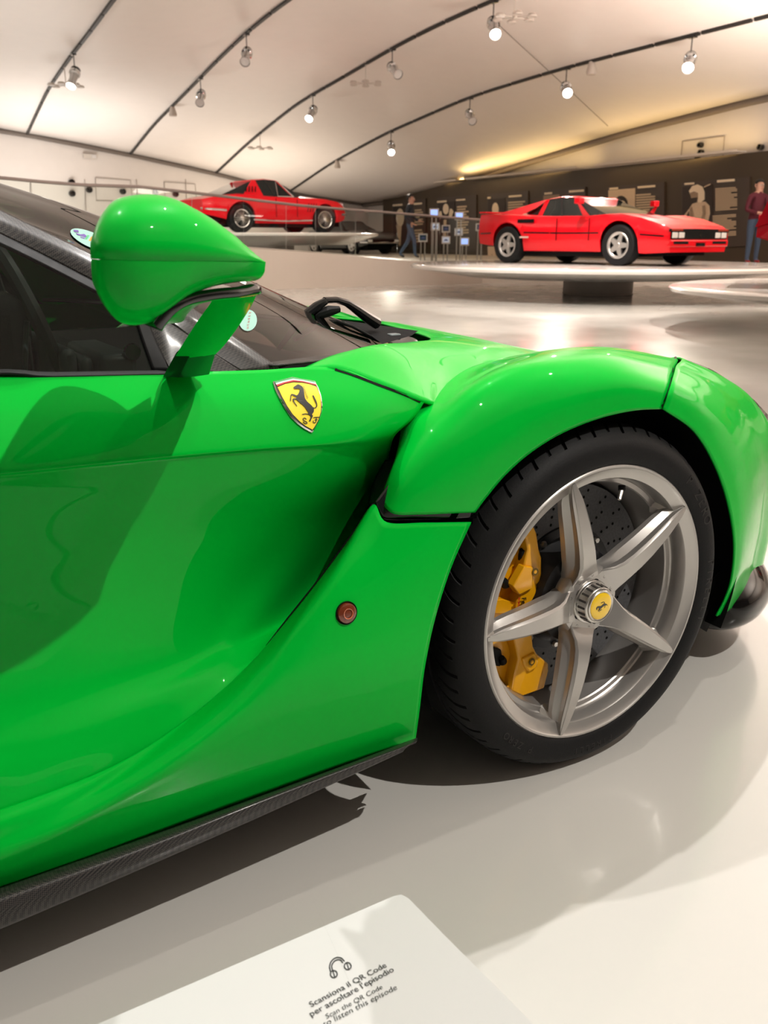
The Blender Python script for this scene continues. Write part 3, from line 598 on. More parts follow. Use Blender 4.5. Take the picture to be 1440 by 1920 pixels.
# caliper
CY0 = .068
def pprism(pts, y0, y1, name, m, parent, bev=.003):
    P0 = [at(u, v, Y=y0) for u, v in pts]; P1 = [np.array([p[0], y1, p[2]]) for p in P0]
    n = len(pts); t = tessellate_polygon([[Vector((p[0], p[2], 0)) for p in P0]])
    b = MB().add(P0+P1, [tuple(x) for x in t]+[tuple(i+n for i in x[::-1]) for x in t]+[(i, (i+1) % n, n+(i+1) % n, n+i) for i in range(n)])
    return b.build(name, m, parent, bevel=bev)
cal = pprism([(992, 985), (1001, 987), (1007, 1000), (1011, 1030), (1016, 1046), (1016, 1076), (1012, 1092), (1007, 1096), (1008, 1108), (1000, 1124), (996, 1128), (994, 1160), (998, 1190), (1000, 1212), (1007, 1226), (1029, 1245), (1029, 1258), (1021, 1290), (978, 1305), (960, 1296), (966, 1262), (972, 1236), (964, 1200), (966, 1160), (970, 1128), (984, 1100), (978, 1090), (985, 1050), (990, 1030), (985, 1005)], CY0, .16, 'brake_caliper', YELLOW, rim)
pprism([(940, 1060), (985, 990), (992, 1010), (982, 1040), (978, 1060), (964, 1062), (958, 1090), (968, 1120), (972, 1150), (966, 1180), (970, 1210), (958, 1230), (972, 1250), (975, 1300), (945, 1285), (915, 1245), (905, 1180), (915, 1110)], .092, .17, 'caliper_body', YELLOW, rim, .005)
pprism([(925, 1126), (944, 1124), (968, 1130), (966, 1152), (930, 1150), (922, 1148)], .076, .11, 'caliper_bridge', YELLOW, rim, .003)
pprism([(962, 1100), (984, 1062), (1000, 1064), (999, 1094), (1000, 1100), (990, 1108), (974, 1116)], .062, .08, 'caliper_piston_boss', YELLOW, rim, .004)
pprism([(980, 1236), (1004, 1224), (1010, 1240), (1007, 1252), (992, 1260), (984, 1250)], .063, .08, 'caliper_lower_boss', YELLOW, rim, .003)
for u, v in ((1003, 1072), (997, 1241)):
    c = at(u, v, Y=.0615); L = Matrix.Translation(c)@Matrix.Rotation(PI/2, 4, 'X')
    MB().lathe([(0, .0006), (.0036, .0008), (.0040, .0016), (.0066, .0016), (.0070, .0006)], 20, L).build('caliper_bolt', mat('bolt_ochre', (.16, .10, .02), .35, metal=.5), rim)
    MB().lathe([(0, .0018), (.0034, .0018), (.0036, .0008)], 18, L).build('bolt_socket', YELLOW, rim)
for (u, v, du, dv) in ((979, 1046, 1, -22), (948, 1088, -14, 0), (942, 1232, -6, 2)):
    a = at(u, v+8, Y=.086); b = at(u+du*.2, v+dv*.7, Y=.080)
    MB().tube([a, (a+b)/2, b], [.0085, .0075, .0055], 12).build('bleed_cap', RUBBER, rim)
pprism([(918, 1212), (940, 1218), (944, 1240), (938, 1250), (922, 1248)], .084, .11, 'caliper_sensor', RUBBER, rim, .002)
# brake pipe round the lower end
MB().tube([at(u, v, Y=.080) for u, v in ((935, 1285), (945, 1289), (958, 1286), (972, 1276), (978, 1262))], .0022, 8).build('brake_pipe', YELLOW, rim)
def text_on(s, u, v, Y, size, ang, m, parent, name, shear=0., bold=0., sp=1.):
    me = text_mesh(s, size, .0004, 'LEFT', shear, sp, bold); p = Matrix.Translation(at(u, v, Y=Y))@Matrix.Rotation(PI/2, 4, 'X')@Matrix.Rotation(ang, 4, 'Z')
    me.transform(p); return link(name, me, m, parent, smooth=None)
text_on('Ferrari', 979, 1121, CY0-.0045, .0135, -PI/2-.04, BLACKINK, rim, 'caliper_lettering', bold=.0002)
text_on('brembo', 972, 1121, CY0-.0045, .0075, -PI/2-.04, REDINK, rim, 'caliper_lettering', bold=.0001)
# ================================================================== door mirror, wiper, shield badge, stickers
# mirror head: teardrop lofted along X (rear edge -> tip)
def loft(name, secs, m, parent, n=6, cap0=False, cap1=False, close=True):
    G = crom(np.array(secs), n); k = G.shape[1]; a = len(G)
    b = MB(); b.v = [tuple(p) for p in G.reshape(-1, 3)]
    b.f = [(i*k+j, i*k+(j+1) % k, (i+1)*k+(j+1) % k, (i+1)*k+j) for i in range(a-1) for j in range(k if close else k-1)]
    if cap0: b.f.append(tuple(range(k-1, -1, -1)))
    if cap1: b.f.append(tuple((a-1)*k+j for j in range(k)))
    return b.build(name, m, parent, deg=50)
YM = -.135
# station: pixel u of the near side, pixel v of top, parting, bottom ; y half width
stn = [(160, 432, 484, 545, .080, .42), (172, 402, 485, 580, .094, .38), (198, 378, 486, 608, .104, .33), (243, 368, 487, 612, .112, .26), (300, 367, 488, 596, .112, .2), (350, 378, 488, 560, .108, .15), (400, 403, 489, 540, .100, .1), (440, 432, 490, 532, .088, .06), (468, 462, 490, 529, .074, .03), (487, 485, 491, 527, .060, 0)]
up, low = [], []
for u, vt, vp, vb, hw, sh in stn:
    P = at(u, vp, Y=YM-hw*.75); x = P[0]; zp = P[2]; zt = at(u, vt, Y=YM)[2]; zb = at(u, vb, Y=YM-hw*.35)[2]
    ang = np.linspace(0, PI, 15); e = .62
    sg = lambda c: math.copysign(abs(c)**e, c)
    up.append([(x+sh*hw*(1-sg(math.cos(t))), YM-hw*sg(math.cos(t)), zp+(zt-zp)*abs(math.sin(t))**.8) for t in ang])
    low.append([(x+sh*hw*(1-sg(math.cos(t))), YM-hw*sg(math.cos(t))*(1-.18*math.sin(t)), zp-.0003-(zp-zb)*abs(math.sin(t))**.55) for t in ang])
mir = loft('mirror_cap', up, GREEN, gcar, 6, close=False)
s_ = mir.modifiers.new('solid', 'SOLIDIFY'); s_.thickness = .002; s_.offset = -1
ml = loft('mirror_shell', low, GREEN, gcar, 6, close=False)
x0 = up[0][0][0]
MB().add([(x_+.008, y, z) for x_, y, z in up[0]]+[(x_+.008, y, z) for x_, y, z in low[0][::-1][1:-1]], [tuple(range(15+13))]).build('mirror_glass', CHROME, gcar)
xe = up[-1][0][0]
MB().add([(xe, y, z) for _, y, z in up[-1]]+[(xe, y, z) for _, y, z in low[-1][::-1][1:-1]], [tuple(range(28))]).build('mirror_tip', GREEN, gcar)
# black gasket under the head
gk = [(288, 603, -.20), (300, 586, -.205), (322, 564, -.21), (352, 550, -.205), (395, 542, -.20), (440, 538, -.19), (476, 533, -.17)]
G1 = uvY(*gk); G2 = uvY(*[(u+4, v+13, y+.01) for u, v, y in gk]); G3 = [np.array(p)+np.array([0, .14, .006]) for p in G2]
patch('mirror_gasket', [G1, G2, G3], BLACK, gcar, 6, .004)
F1 = uvY((296, 608, -.185), (312, 590, -.19), (335, 572, -.19), (362, 566, -.185), (400, 559, -.18), (440, 553, -.175), (478, 547, -.16)); F2 = uvY((300, 608, -.06), (340, 604, -.04), (352, 588, -.05), (372, 572, -.06), (408, 562, -.06), (440, 556, -.06), (478, 550, -.06))
patch('mirror_foot', [F1, F2], GREEN, gcar, 6, .004)
# stalk: blade from the sail panel up to the head
def stalk_sec(l, r, y0, y1):
    a = np.array(at(*l, Y=y0)); b = np.array(at(*r, Y=y0)); m_ = (a+b)/2
    c = (b-a)
    return [a+np.array([0, 0, 0]), a+c*.25+np.array([0, -.016, 0]), a+c*.6+np.array([0, -.014, 0]), b, a+c*.6+np.array([0, y1, 0]), a+c*.25+np.array([0, y1, 0])]
secs = [stalk_sec((312, 704), (386, 700), .085, .02), stalk_sec((322, 680), (398, 672), .06, .018), stalk_sec((346, 640), (420, 648), .01, .016), stalk_sec((372, 600), (445, 615), -.05, .016), stalk_sec((396, 566), (472, 572), -.10, .016), stalk_sec((402, 549), (484, 545), -.12, .016)]
stalk = loft('mirror_stalk', secs, GREEN, gcar, 6)
MB().add([p for p in stalk_sec((306, 706), (392, 702), .078, .04)]+[p for p in stalk_sec((330, 662), (404, 662), .042, .03)], [(i, (i+1) % 6, 6+(i+1) % 6, 6+i) for i in range(6)]).build('stalk_base', BLACK, gcar)
top = uvY((404, 549, -.14), (440, 546, -.14), (484, 541, -.125), (487, 534, -.12)); patch('stalk_head', [top, uvY((396, 556, -.12), (440, 556, -.13), (476, 556, -.12), (483, 548, -.115))], BLACK, gcar, 5, .004)
fl = uvY((467, 569, -.118), (470, 572, -.118), (466, 582, -.112), (461, 588, -.110), (463, 580, -.114)); MB().add(fl, [tuple(range(5))]).build('stalk_flag', mat('flag_yellow', (.8, .5, .03), .3), gcar)
# wiper
wp = MB()
wp.tube(uvY((706, 606, .50), (690, 596, .49), (668, 580, .48), (650, 568, .47), (630, 562, .46), (608, 563, .45)), [.012, .011, .009, .007, .006, .006], 10)
wp.build('wiper_arm', BLACK, gcar)
wp = MB(); wp.tube(uvY((610, 565, .44), (592, 576, .435), (570, 592, .43), (552, 612, .42), (535, 638, .41), (522, 655, .405)), [.007, .009, .008, .007, .005, .004], 10)
wp.build('wiper_blade', BLACK, gcar)
wp = MB(); wp.tube(uvY((580, 600, .44), (596, 590, .44), (618, 583, .44), (636, 580, .44)), [.006, .010, .010, .006], 10)
wp.build('wiper_spoiler', RUBBER, gcar)
wp = MB(); wp.tube(uvY((552, 636, .42), (575, 622, .43), (600, 606, .44), (630, 602, .46), (660, 612, .46), (690, 628, .46), (712, 640, .46), (716, 650, .45)), [.005, .006, .006, .004, .003, .003, .003, .003], 8)
wp.build('wiper_blade', RUBBER, gcar)
# wiper well: dark opening with a pale jet inside
wc = uvY((640, 603, .62), (700, 611, .56), (784, 623, .48), (772, 632, .44), (717, 648, .40), (690, 628, .48), (660, 612, .56))
MB().add([np.array(p)+np.array([0, 0, .003]) for p in wc], [tuple(range(7))]).build('wiper_well', MATTE, gcar)
jt = at(738, 633, Y=.46); MB().box(jt[0]-.012, jt[0]+.012, jt[1]-.01, jt[1]+.01, jt[2]-.004, jt[2]+.008).build('washer_jet', TRIM2, gcar, bevel=.003)
# shield badge
PX = lambda x, y: (480+x/9., 690+y/9.)
outer = [(275, 250), (440, 215), (600, 172), (780, 205), (985, 240), (1040, 350), (1085, 480), (1107, 620), (1100, 760), (1060, 900), (1000, 1010), (930, 1100), (800, 1030), (690, 950), (570, 830), (470, 680), (390, 540), (320, 390)]
inner = [(298, 262), (440, 232), (605, 192), (780, 222), (972, 252), (1028, 355), (1072, 485), (1092, 620), (1086, 755), (1046, 893), (988, 998), (930, 1076), (808, 1010), (700, 932), (585, 815), (486, 668), (405, 528), (335, 382)]
yel = [(350, 352), (480, 298), (620, 272), (760, 278), (900, 305), (1005, 342), (1045, 430), (1070, 520), (1080, 640), (1072, 760), (1035, 880), (975, 990), (932, 1050), (810, 985), (710, 905), (600, 795), (505, 655), (425, 510)]
cx, cy = 720, 620
def px(L, k=1.): return [PX(cx+(x-cx)*k, cy+(y-cy)*k) for x, y in L]
badge = decal('shield_badge', px(outer), CHROME, gcar, .0016, .002)
decal('badge_border', px(inner), BLACKINK, badge, .0032)
decal('badge_field', px(yel), BADGEY, badge, .0037)
def band(t0, t1): # stripes along the top chevron
    P = np.array([(300, 262), (440, 230), (605, 192), (780, 222), (975, 255)], float); Q = np.array([(345, 345), (470, 296), (620, 262), (770, 270), (1005, 330)], float)
    a = P+(Q-P)*t0; b = P+(Q-P)*t1; return [PX(*p) for p in a]+[PX(*p) for p in b[::-1]]
for nm, m_, t0, t1 in (('badge_stripe', GREENINK, .0, .30), ('badge_stripe', WHITEINK, .30, .62), ('badge_stripe', REDINK, .62, .93)): decal(nm, band(t0, t1), m_, badge, .0040)
decal('badge_horse', [(480+(x*10-0)/9., 690+(y*10)/9.) for x, y in HORSE], BLACKINK, badge, .0046)
for k in range(9):   # mane strands
    x, y = 770+8*k, 355+22*k; decal('badge_mane', [PX(x, y), PX(x+38, y-14), PX(x+4, y+9)], BLACKINK, badge, .0046)
def stroke(pts, w):
    p = np.array(pts, float); out1, out2 = [], []
    for i in range(len(p)):
        t = p[min(i+1, len(p)-1)]-p[max(0, i-1)]; n = np.array([-t[1], t[0]])/np.hypot(*t)*w/2; out1.append(p[i]+n); out2.append(p[i]-n)
    return [PX(*q) for q in out1]+[PX(*q) for q in out2[::-1]]
decal('badge_letter', stroke(crom([(825, 885, 0), (800, 862, 0), (772, 875, 0), (785, 905, 0), (825, 925, 0), (835, 950, 0), (800, 952, 0), (770, 925, 0)], 4)[:, :2], 15), BLACKINK, badge, .0046)
decal('badge_letter', stroke([(940, 858), (975, 850), (1045, 848)], 15), BLACKINK, badge, .0046)
decal('badge_letter', stroke(crom([(995, 852, 0), (990, 890, 0), (985, 925, 0), (960, 942, 0), (938, 925, 0), (945, 905, 0)], 4)[:, :2], 15), BLACKINK, badge, .0046)
decal('badge_letter', stroke([(965, 893), (1015, 885)], 13), BLACKINK, badge, .0046)
# stickers on the inside of the windscreen
GT = bvh_of([glass])
def oval(cx_, cy_, a, b, rot, n=26): return [(cx_+a*math.cos(t)*math.cos(rot)-b*math.sin(t)*math.sin(rot), cy_+a*math.cos(t)*math.sin(rot)+b*math.sin(t)*math.cos(rot)) for t in np.linspace(0, 2*PI, n, endpoint=False)]
MINT = mat('mint_sticker', (.27, .50, .43), .5)
stk = decal('windscreen_sticker', oval(172, 452, 44, 14, .42), MINT, gcar, .0015, 0, GT)
stk2 = decal('windscreen_sticker', oval(464, 602, 17, 20, .1), MINT, gcar, .0015, 0, GT)
INK = {'p': mat('ink_purple', (.12, .06, .30), .5), 'g': mat('ink_green', (.05, .40, .15), .5), 'o': mat('ink_orange', (.75, .30, .03), .5), 'r': mat('ink_red', (.45, .08, .07), .5)}
for pts, c in (([(137, 433), (146, 434), (147, 438), (138, 437)], 'p'), ([(141, 439), (150, 442), (157, 441), (163, 446), (161, 449), (152, 445), (144, 443)], 'p'), ([(150, 446), (158, 449), (158, 451), (150, 448)], 'p'), ([(163, 443), (167, 444), (162, 452), (158, 451)], 'g'), ([(170, 446), (174, 447), (169, 455), (165, 454)], 'o')):
    decal('sticker_print', pts, INK[c], stk or gcar, .0022, 0, GT)
# lettering on the second sticker, running up the glass
for i, ch in enumerate('MEMBER'):
    me = text_mesh(ch, 7.5, 0., 'CENTER'); L = []
    x0_, y0_ = 461+i*.9, 617-i*5.6
    okk = True; vs = []
    for v in me.vertices:
        q = hit(GT, x0_+v.co.y*.8+v.co.x*.15, y0_-v.co.x*.72-v.co.y*.2, .0022)
        if q is None: okk = False; break
        vs.append(q)
    if okk: link('sticker_letter', mesh('sticker_letter', vs, [tuple(p.vertices) for p in me.polygons]), INK['r'], stk2 or gcar, smooth=None)
    bpy.data.meshes.remove(me)
# ================================================================== ramp, balustrade, display discs
RAMP = [(-220, 451, 12.6), (0, 451, 14.), (180, 454, 15.3), (330, 457, 16.4), (455, 465, 17.5), (560, 472, 18.2), (640, 478, 18.8), (740, 487, 19.4), (830, 492, 19.8), (905, 495, 20.2)]
RE = [atD(*p) for p in RAMP]
RE = list(crom(np.array(RE), 4))
vin = np.array([sy_, cy_, 0])
def ramp_mb():
    vs = []
    for p in RE:
        q = p+vin*2.6; vs += [(p[0], p[1], 0), (p[0], p[1], p[2]), (q[0], q[1], p[2]-.02), (q[0], q[1], 0)]
    n = len(RE); return MB().add(vs, [(4*i+k, 4*i+(k+1) % 4, 4*i+4+(k+1) % 4, 4*i+4+k) for i in range(n-1) for k in range(4)]+[(3, 2, 1, 0), tuple(4*(n-1)+k for k in range(4))])
struct('ramp', ramp_mb(), wallmat('ramp_resin', (.50, .43, .37), .4))
CLEAR = thin_glass('clear_glass', (.93, .95, .93), 1.25)
BRONZE = mat('handrail_bronze', (.26, .21, .19), .35, metal=.5)
bal = empty('glass_balustrade', tuple(RE[0]), 0, 'frameless glass balustrade with thin bronze handrail along the sloping ramp', 'balustrade'); BASE[bal.name] = tuple(RE[0])
RV = [(-220, 320), (0, 333), (80, 341), (160, 347), (260, 350), (360, 361), (450, 372), (560, 385), (640, 392), (720, 398), (820, 406), (912, 413)]
def dep_at(u): return float(np.interp(u, [p[0] for p in RAMP], [p[2] for p in RAMP]))
def edge_at(u): return float(np.interp(u, [p[0] for p in RAMP], [p[1] for p in RAMP]))
def rail_at(u): return float(np.interp(u, *zip(*RV)))
MB().tube([atD(u, rail_at(u), dep_at(u)+.1) for u in np.linspace(-220, 908, 60)], .026, 8).build('handrail', BRONZE, bal)
J = [-220, -60, 57, 160, 258, 360, 457, 537, 592, 667, 745, 825, 905]
for a, b in zip(J[:-1], J[1:]):
    us = (a+.6, b-.6); bot = [atD(u, edge_at(u)+1, dep_at(u)+.1) for u in us]; top = [atD(u, rail_at(u)+1, dep_at(u)+.1) for u in us]
    o = link('glass_panel', grid_mesh('glass_panel', np.array([bot, top])), CLEAR, bal, smooth=False); s_ = o.modifiers.new('solid', 'SOLIDIFY'); s_.thickness = .012; s_.offset = 0
DISCM = mat('disc_white', (.74, .70, .66), .16, coat=.3, scale=6); DISCU = mat('disc_foot', (.55, .50, .46), .4)
def plinth(label, c, zt, zb, r, foot_r, z0):
    t = empty('display_disc', (c[0], c[1], z0), 0, label, 'platform')
    MB().lathe([(0, zt-z0), (r-.10, zt-z0), (r-.03, zt-z0-.008), (r, zt-z0-.03), (r-.02, zt-z0-.07), (r*.72, zb-z0+.02), (foot_r, zb-z0), (0, zb-z0)], 128).build('disc_top', DISCM, t)
    MB().lathe([(foot_r, zb-z0+.01), (foot_r, .02), (foot_r+.02, 0)], 64).build('disc_foot', DISCU, t)
    return t
def gx(u, d): p = atD(u, 449.5, d); return p[:2]
# ================================================================== background cars
def star_rim(mb, R, w, style, n):
    if style == 'star':
        mb.lathe([(R, 0), (R+.008, .006), (R, .012), (R*.90, .008), (R*.80, -.012)], 40)
        for k in range(5):
            a = 2*PI*k/5; c, s = math.cos(a), math.sin(a)
            vs = [(r*c-t*s, r*s+t*c, h) for r, t, h in ((.03, .05, .0), (R*.45, .042, .004), (R*.84, .028, .0), (R*.84, -.028, .0), (R*.45, -.042, .004), (.03, -.05, .0))]
            vb = [(x, y, z-.03) for x, y, z in vs]; mb.add(vs+vb, [(0, 1, 2, 3, 4, 5)]+[(i, (i+1) % 6, 6+(i+1) % 6, 6+i) for i in range(6)])
        mb.lathe([(0, .012), (.035, .010), (.045, 0), (.05, -.02)], 20)
    else:
        mb.lathe([(R, 0), (R+.007, .006), (R, .012), (R*.92, .008), (R*.86, -.02)], 40)
        for k in range(n):
            a = 2*PI*k/n; c, s = math.cos(a), math.sin(a); a2 = a+.16
            mb.tube([(.03*c, .03*s, .02), (R*.88*math.cos(a2), R*.88*math.sin(a2), -.008)], .006, 5)
        mb.lathe([(0, .045), (.018, .042), (.022, .03), (.05, .02), (.055, 0), (.055, -.02)], 16)
def bg_wheel(parent, x, y, z, R, w, rimr, style, rimmat, side, n=20):
    Mx = Matrix.Translation((x, y, z))@Matrix.Rotation(PI/2*(1 if side < 0 else -1), 4, 'X')
    ty = MB().lathe([(rimr-.01, .0), (rimr+.02, .012), (R-.03, .014), (R-.008, .002), (R, -.02), (R, -w+.02), (R-.02, -w), (rimr, -w)], 48, Mx).build('wheel', TYRE, parent, deg=30)
    rm = MB(); star_rim(rm, rimr, w, style, n); b = MB().add([Mx@Vector(v) for v in rm.v], rm.f); b.build('rim', rimmat, ty, deg=30)
    MB().lathe([(0, -.05), (rimr, -.05)], 32, Mx).build('brake_backing', MATTE, ty)
    return ty
CGLASS = mat('car_glass_dark', (.015, .017, .016), .06, coat=.0, spec=.3)
def make_car(name, label, P, paint, loc, rz):
    t = empty(name, loc, rz, label, 'car')
    R, wb = P['R'], P['wb']; xf, xr = P['xf'], P['xf']-P['wb']
    x0, x1 = P['tail'], P['nose']
    xs = sorted(set(list(np.linspace(x0, x1, 42))+[c+s*(R+P['gap'])*math.cos(a) for c in (xf, xr) for s in (-1, 1) for a in np.linspace(0, PI/2, 9)]))
    f = lambda k, x: float(np.interp(x, *zip(*P[k])))
    def zb(x):
        z = f('sill', x)
        for c in (xf, xr):
            d = abs(x-c)
            if d < R+P['gap']: z = max(z, R+math.sqrt((R+P['gap'])**2-d*d)-.0)
        return z
    rows = []
    for x in xs:
        hw, zs, zt, b = f('hw', x), f('shoulder', x), f('top', x), zb(x)
        tu = P.get('tuck', .06); zm = max(b+.01, f('waist', x)); zs = max(zs, zm+.02)
        half = [(hw-tu*max(0, min(1, (zm-b)/.25)), b), (hw-.012, b+(zm-b)*.55), (hw, zm), (hw-.010, zm+(zs-zm)*.6), (hw-.05, zs), (hw*.72, zs+(zt-zs)*.55), (hw*.4, zt-.004), (0, zt)]
        rows.append([(x, -y, z) for y, z in half]+[(x, y, z) for y, z in half[::-1][1:]])
    G = np.array(rows); b = MB(); k = G.shape[1]; b.v = [tuple(p) for p in G.reshape(-1, 3)]
    b.f = [(i*k+j, i*k+j+1, (i+1)*k+j+1, (i+1)*k+j) for i in range(len(xs)-1) for j in range(k-1)]+[tuple(range(k-1, -1, -1)), tuple((len(xs)-1)*k+j for j in range(k))]
    body = b.build('body', paint, t, deg=40)
    hwm = f('hw', (xf+xr)/2)
    MB().box(xr-.1, xf+.1, -hwm+.10, hwm-.10, .14, .42).box(xf-.05, x1-.25, -hwm+.28, hwm-.28, .16, .42).box(x0+.2, xr, -hwm+.28, hwm-.28, .18, .45).build('underbody', MATTE, t)
    # wheels
    for x, rr, nm in ((xf, R, 0), (xr, R, 1)):
        hwx = f('hw', x)
        for s in (-1, 1): bg_wheel(t, x, s*(hwx-.03), R, R, .22, P['rim'], P['style'], P['rimmat'], s, P.get('spokes', 20))
    # glasshouse: dark glass shell with roof and pillars in paint
    g = P['house']; bl = [(g['wx'], f('top', g['wx'])-.02, f('hw', g['wx'])-.16), (g['fx'], f('shoulder', g['fx'])+.0, f('hw', g['fx'])-.10), (g['mx'], f('shoulder', g['mx'])+.0, f('hw', g['mx'])-.09), (g['bx'], f('shoulder', g['bx'])+.0, f('hw', g['bx'])-.13), (g['tx'], f('top', g['tx'])-.02, f('hw', g['tx'])-.24)]
    rf = [(g['rf']+.03, g['zr']-.035, g['hr']-.06), (g['rf'], g['zr']-.012, g['hr']), ((g['rf']+g['rr'])/2, g['zr'], g['hr']+.01), (g['rr'], g['zr2']-.012, g['hr']), (g['rr']-.05, g['zr2']-.03, g['hr']-.08)]
    sh = MB(); V = [(x, -y, z) for x, z, y in bl]+[(x, y, z) for x, z, y in bl[::-1]]+[(x, -y, z) for x, z, y in rf]+[(x, y, z) for x, z, y in rf[::-1]]
    sh.add(V, [(i, (i+1) % 10, 10+(i+1) % 10, 10+i) for i in range(10)]+[tuple(range(10, 20))]); sh.build('cabin_glass', CGLASS, t, deg=25)
    rp = MB(); top = [(x, y, z+.012) for x, z, y in rf]; 
    ring = [(x, -y-.012, z-.012) for x, y, z in top]+[(x, y+.012, z-.012) for x, y, z in top[::-1]]
    ring2 = [(x*.98+.02*(g['rf']+g['rr'])/2, -y+.08, z+.012) for x, y, z in top]+[(x*.98+.02*(g['rf']+g['rr'])/2, y-.08, z+.012) for x, y, z in top[::-1]]
    rp.add(ring+ring2, [(i, (i+1) % 10, 10+(i+1) % 10, 10+i) for i in range(10)]+[tuple(range(10, 20))]+[tuple(range(9, -1, -1))]); rp.build('roof', paint, t, deg=50)
    def quadbar(p, q, w, w2, nm, m=paint, th=.02):
        for s in (-1, 1):
            a = [(p[0]-w, s*(p[1]+.008), p[2]), (p[0]+w, s*(p[1]+.008), p[2]), (q[0]+w2, s*(q[1]+.008), q[2]), (q[0]-w2, s*(q[1]+.008), q[2])]
            c = [(x, y-s*th, z) for x, y, z in a]
            MB().add(a+c, [(0, 1, 2, 3), (7, 6, 5, 4), (0, 4, 5, 1), (1, 5, 6, 2), (2, 6, 7, 3), (3, 7, 4, 0)]).build(nm, m, t)
    P3 = lambda L, i: (L[i][0], L[i][2], L[i][1])
    quadbar(P3(bl, 1), P3(rf, 1), .022, .018, 'windscreen_pillar', P.get('pillar', paint))
    quadbar(P3(bl, 2), P3(rf, 2), .02, .02, 'door_pillar', P.get('pillar2', BLACK))
    quadbar(P3(bl, 3), P3(rf, 3), g.get('cw', .12), g.get('cw2', .06), 'rear_pillar')
    # shut lines of the door, sills
    dl = MB()
    for s in (-1, 1):
        for xx in (g['fx']+.02, g['mx']-.04):
            hw = f('hw', xx); dl.box(xx-.004, xx+.004, s*hw-.010, s*hw+.003, f('waist', xx)-.12, f('shoulder', xx)-.03)
    o = dl.build('door_gap', MATTE, t); o['kind'] = 'stuff'
    return t, f
RED = mat('red_paint', (.68, .002, .010), .35, coat=.45, spec=.15, coat_rough=.03)
REDD = mat('dark_red_paint', (.46, .004, .014), .35, coat=.4, spec=.15, coat_rough=.02)
GREY = mat('slate_grey_paint', (.035, .04, .04), .3, coat=1., metal=.3)
# --- red wedge coupe on the disc at right
ZB = .53
pf, pr = atD(1153, 495, 15.0), atD(951, 493, 16.87); dv = (pf-pr)[:2]; rzB = math.atan2(dv[1], dv[0])
PB = dict(R=.325, wb=2.45, xf=1.20, gap=.055, tail=-2.05, nose=2.10, rim=.205, style='star', rimmat=SILVER, pillar=BLACK,
          sill=[(-2.05, .34), (-1.6, .30), (-1.2, .22), (1.2, .22), (1.7, .20), (2.1, .22)],
          waist=[(-2.05, .52), (-1.2, .54), (0, .52), (1.2, .52), (2.1, .46)],
          shoulder=[(-2.05, .86), (-1.7, .865), (-1.2, .84), (-.6, .80), (.5, .79), (.9, .81), (1.2, .815), (1.6, .745), (2.08, .60), (2.10, .57)],
          top=[(-2.05, .88), (-1.7, .89), (-1.2, .88), (-.6, .88), (.5, .86), (.9, .83), (1.2, .80), (1.6, .735), (2.08, .605), (2.10, .58)],
          hw=[(-2.05, .86), (-1.7, .93), (-1.2, .955), (-.75, .93), (-.3, .87), (.5, .87), (.85, .92), (1.2, .94), (1.6, .92), (2.0, .87), (2.10, .84)],
          house=dict(wx=.80, fx=.55, mx=-.10, bx=-.62, tx=-1.0, rf=.02, rr=-.62, zr=1.12, zr2=1.105, hr=.58, cw=.05, cw2=.04))
mid = (pf+pr)/2; ctr = np.array([mid[0], mid[1]])+np.array([-math.sin(rzB), math.cos(rzB)])*.92
u_ = np.array([math.cos(rzB), math.sin(rzB)]); loc = ctr+u_*(PB['wb']/2-PB['xf'])
gto, fB_ = make_car('coupe', 'red wedge-shaped sports coupe with black front grille on the white disc at right', PB, RED, (loc[0], loc[1], ZB), rzB)
discB = plinth('large white display disc on a round foot carrying the red wedge coupe', ctr+np.array([.1, -.1]), ZB, .30, 3.4, .62, 0.)
# details of the red wedge
for s in (-1, 1):
    # buttress from roof to tail
    MB().add([(-.60, s*.60, 1.10), (-1.62, s*.78, .875), (-1.0, s*.84, .84), (-.75, s*.72, .96), (-.60, s*.50, 1.10), (-1.62, s*.60, .875)], [(0, 1, 2, 3), (0, 4, 5, 1)]).build('buttress', RED, gto)
    MB().box(-1.0, -.62, s*.93-.01, s*.93+.01, .70, .76).build('side_intake', MATTE, gto)
    m_ = MB().box(.42, .52, min(s*.98, s*1.13), max(s*.98, s*1.13), .98, 1.08); m_.build('door_mirror', RED, gto, bevel=.015)
    MB().add([(.42, s*.88, .80), (.56, s*.88, .80), (.52, s*1.08, .98), (.46, s*1.08, .98)], [(0, 1, 2, 3)]).build('mirror_stem', RED, gto)
    for yy in (.52, .70):
        MB().box(2.085, 2.118, s*yy-.08, s*yy+.08, .435, .525).build('headlamp', mat('lamp_glass', (.72, .72, .70), .12, coat=1.), gto, bevel=.012)
    MB().box(2.095, 2.122, s*.66-.15, s*.66+.15, .545, .572).build('turn_lamp', mat('lamp_amber_red', (.35, .05, .03), .2, coat=1.), gto)
    MB().box(1.99, 2.135, s*.55-.20, s*.55+.20, .345, .385).build('bumper_slot', MATTE, gto)
    MB().box(-.92, -.72, s*.945-.012, s*.945+.004, .44, .47).build('side_reflector', mat('reflector_pale', (.6, .4, .35), .4), gto)
MB().box(2.09, 2.116, -.84, .84, .53, .575).box(2.09, 2.112, -.80, .80, .42, .53).build('front_grille', MATTE, gto)
MB().box(1.98, 2.13, -.83, .83, .30, .41).build('front_bumper', RED, gto, bevel=.02)
MB().box(2.128, 2.136, -.13, .13, .31, .365).build('number_plate', BLACK, gto)
L = Matrix.Translation((2.113, 0, .475))@Matrix.Rotation(PI/2, 4, 'Z')@Matrix.Rotation(PI/2, 4, 'X')@Matrix.Scale(.0011, 4)@HC
horse_prism(L, 0, 4).build('grille_emblem', CHROME, gto)
st = MB()
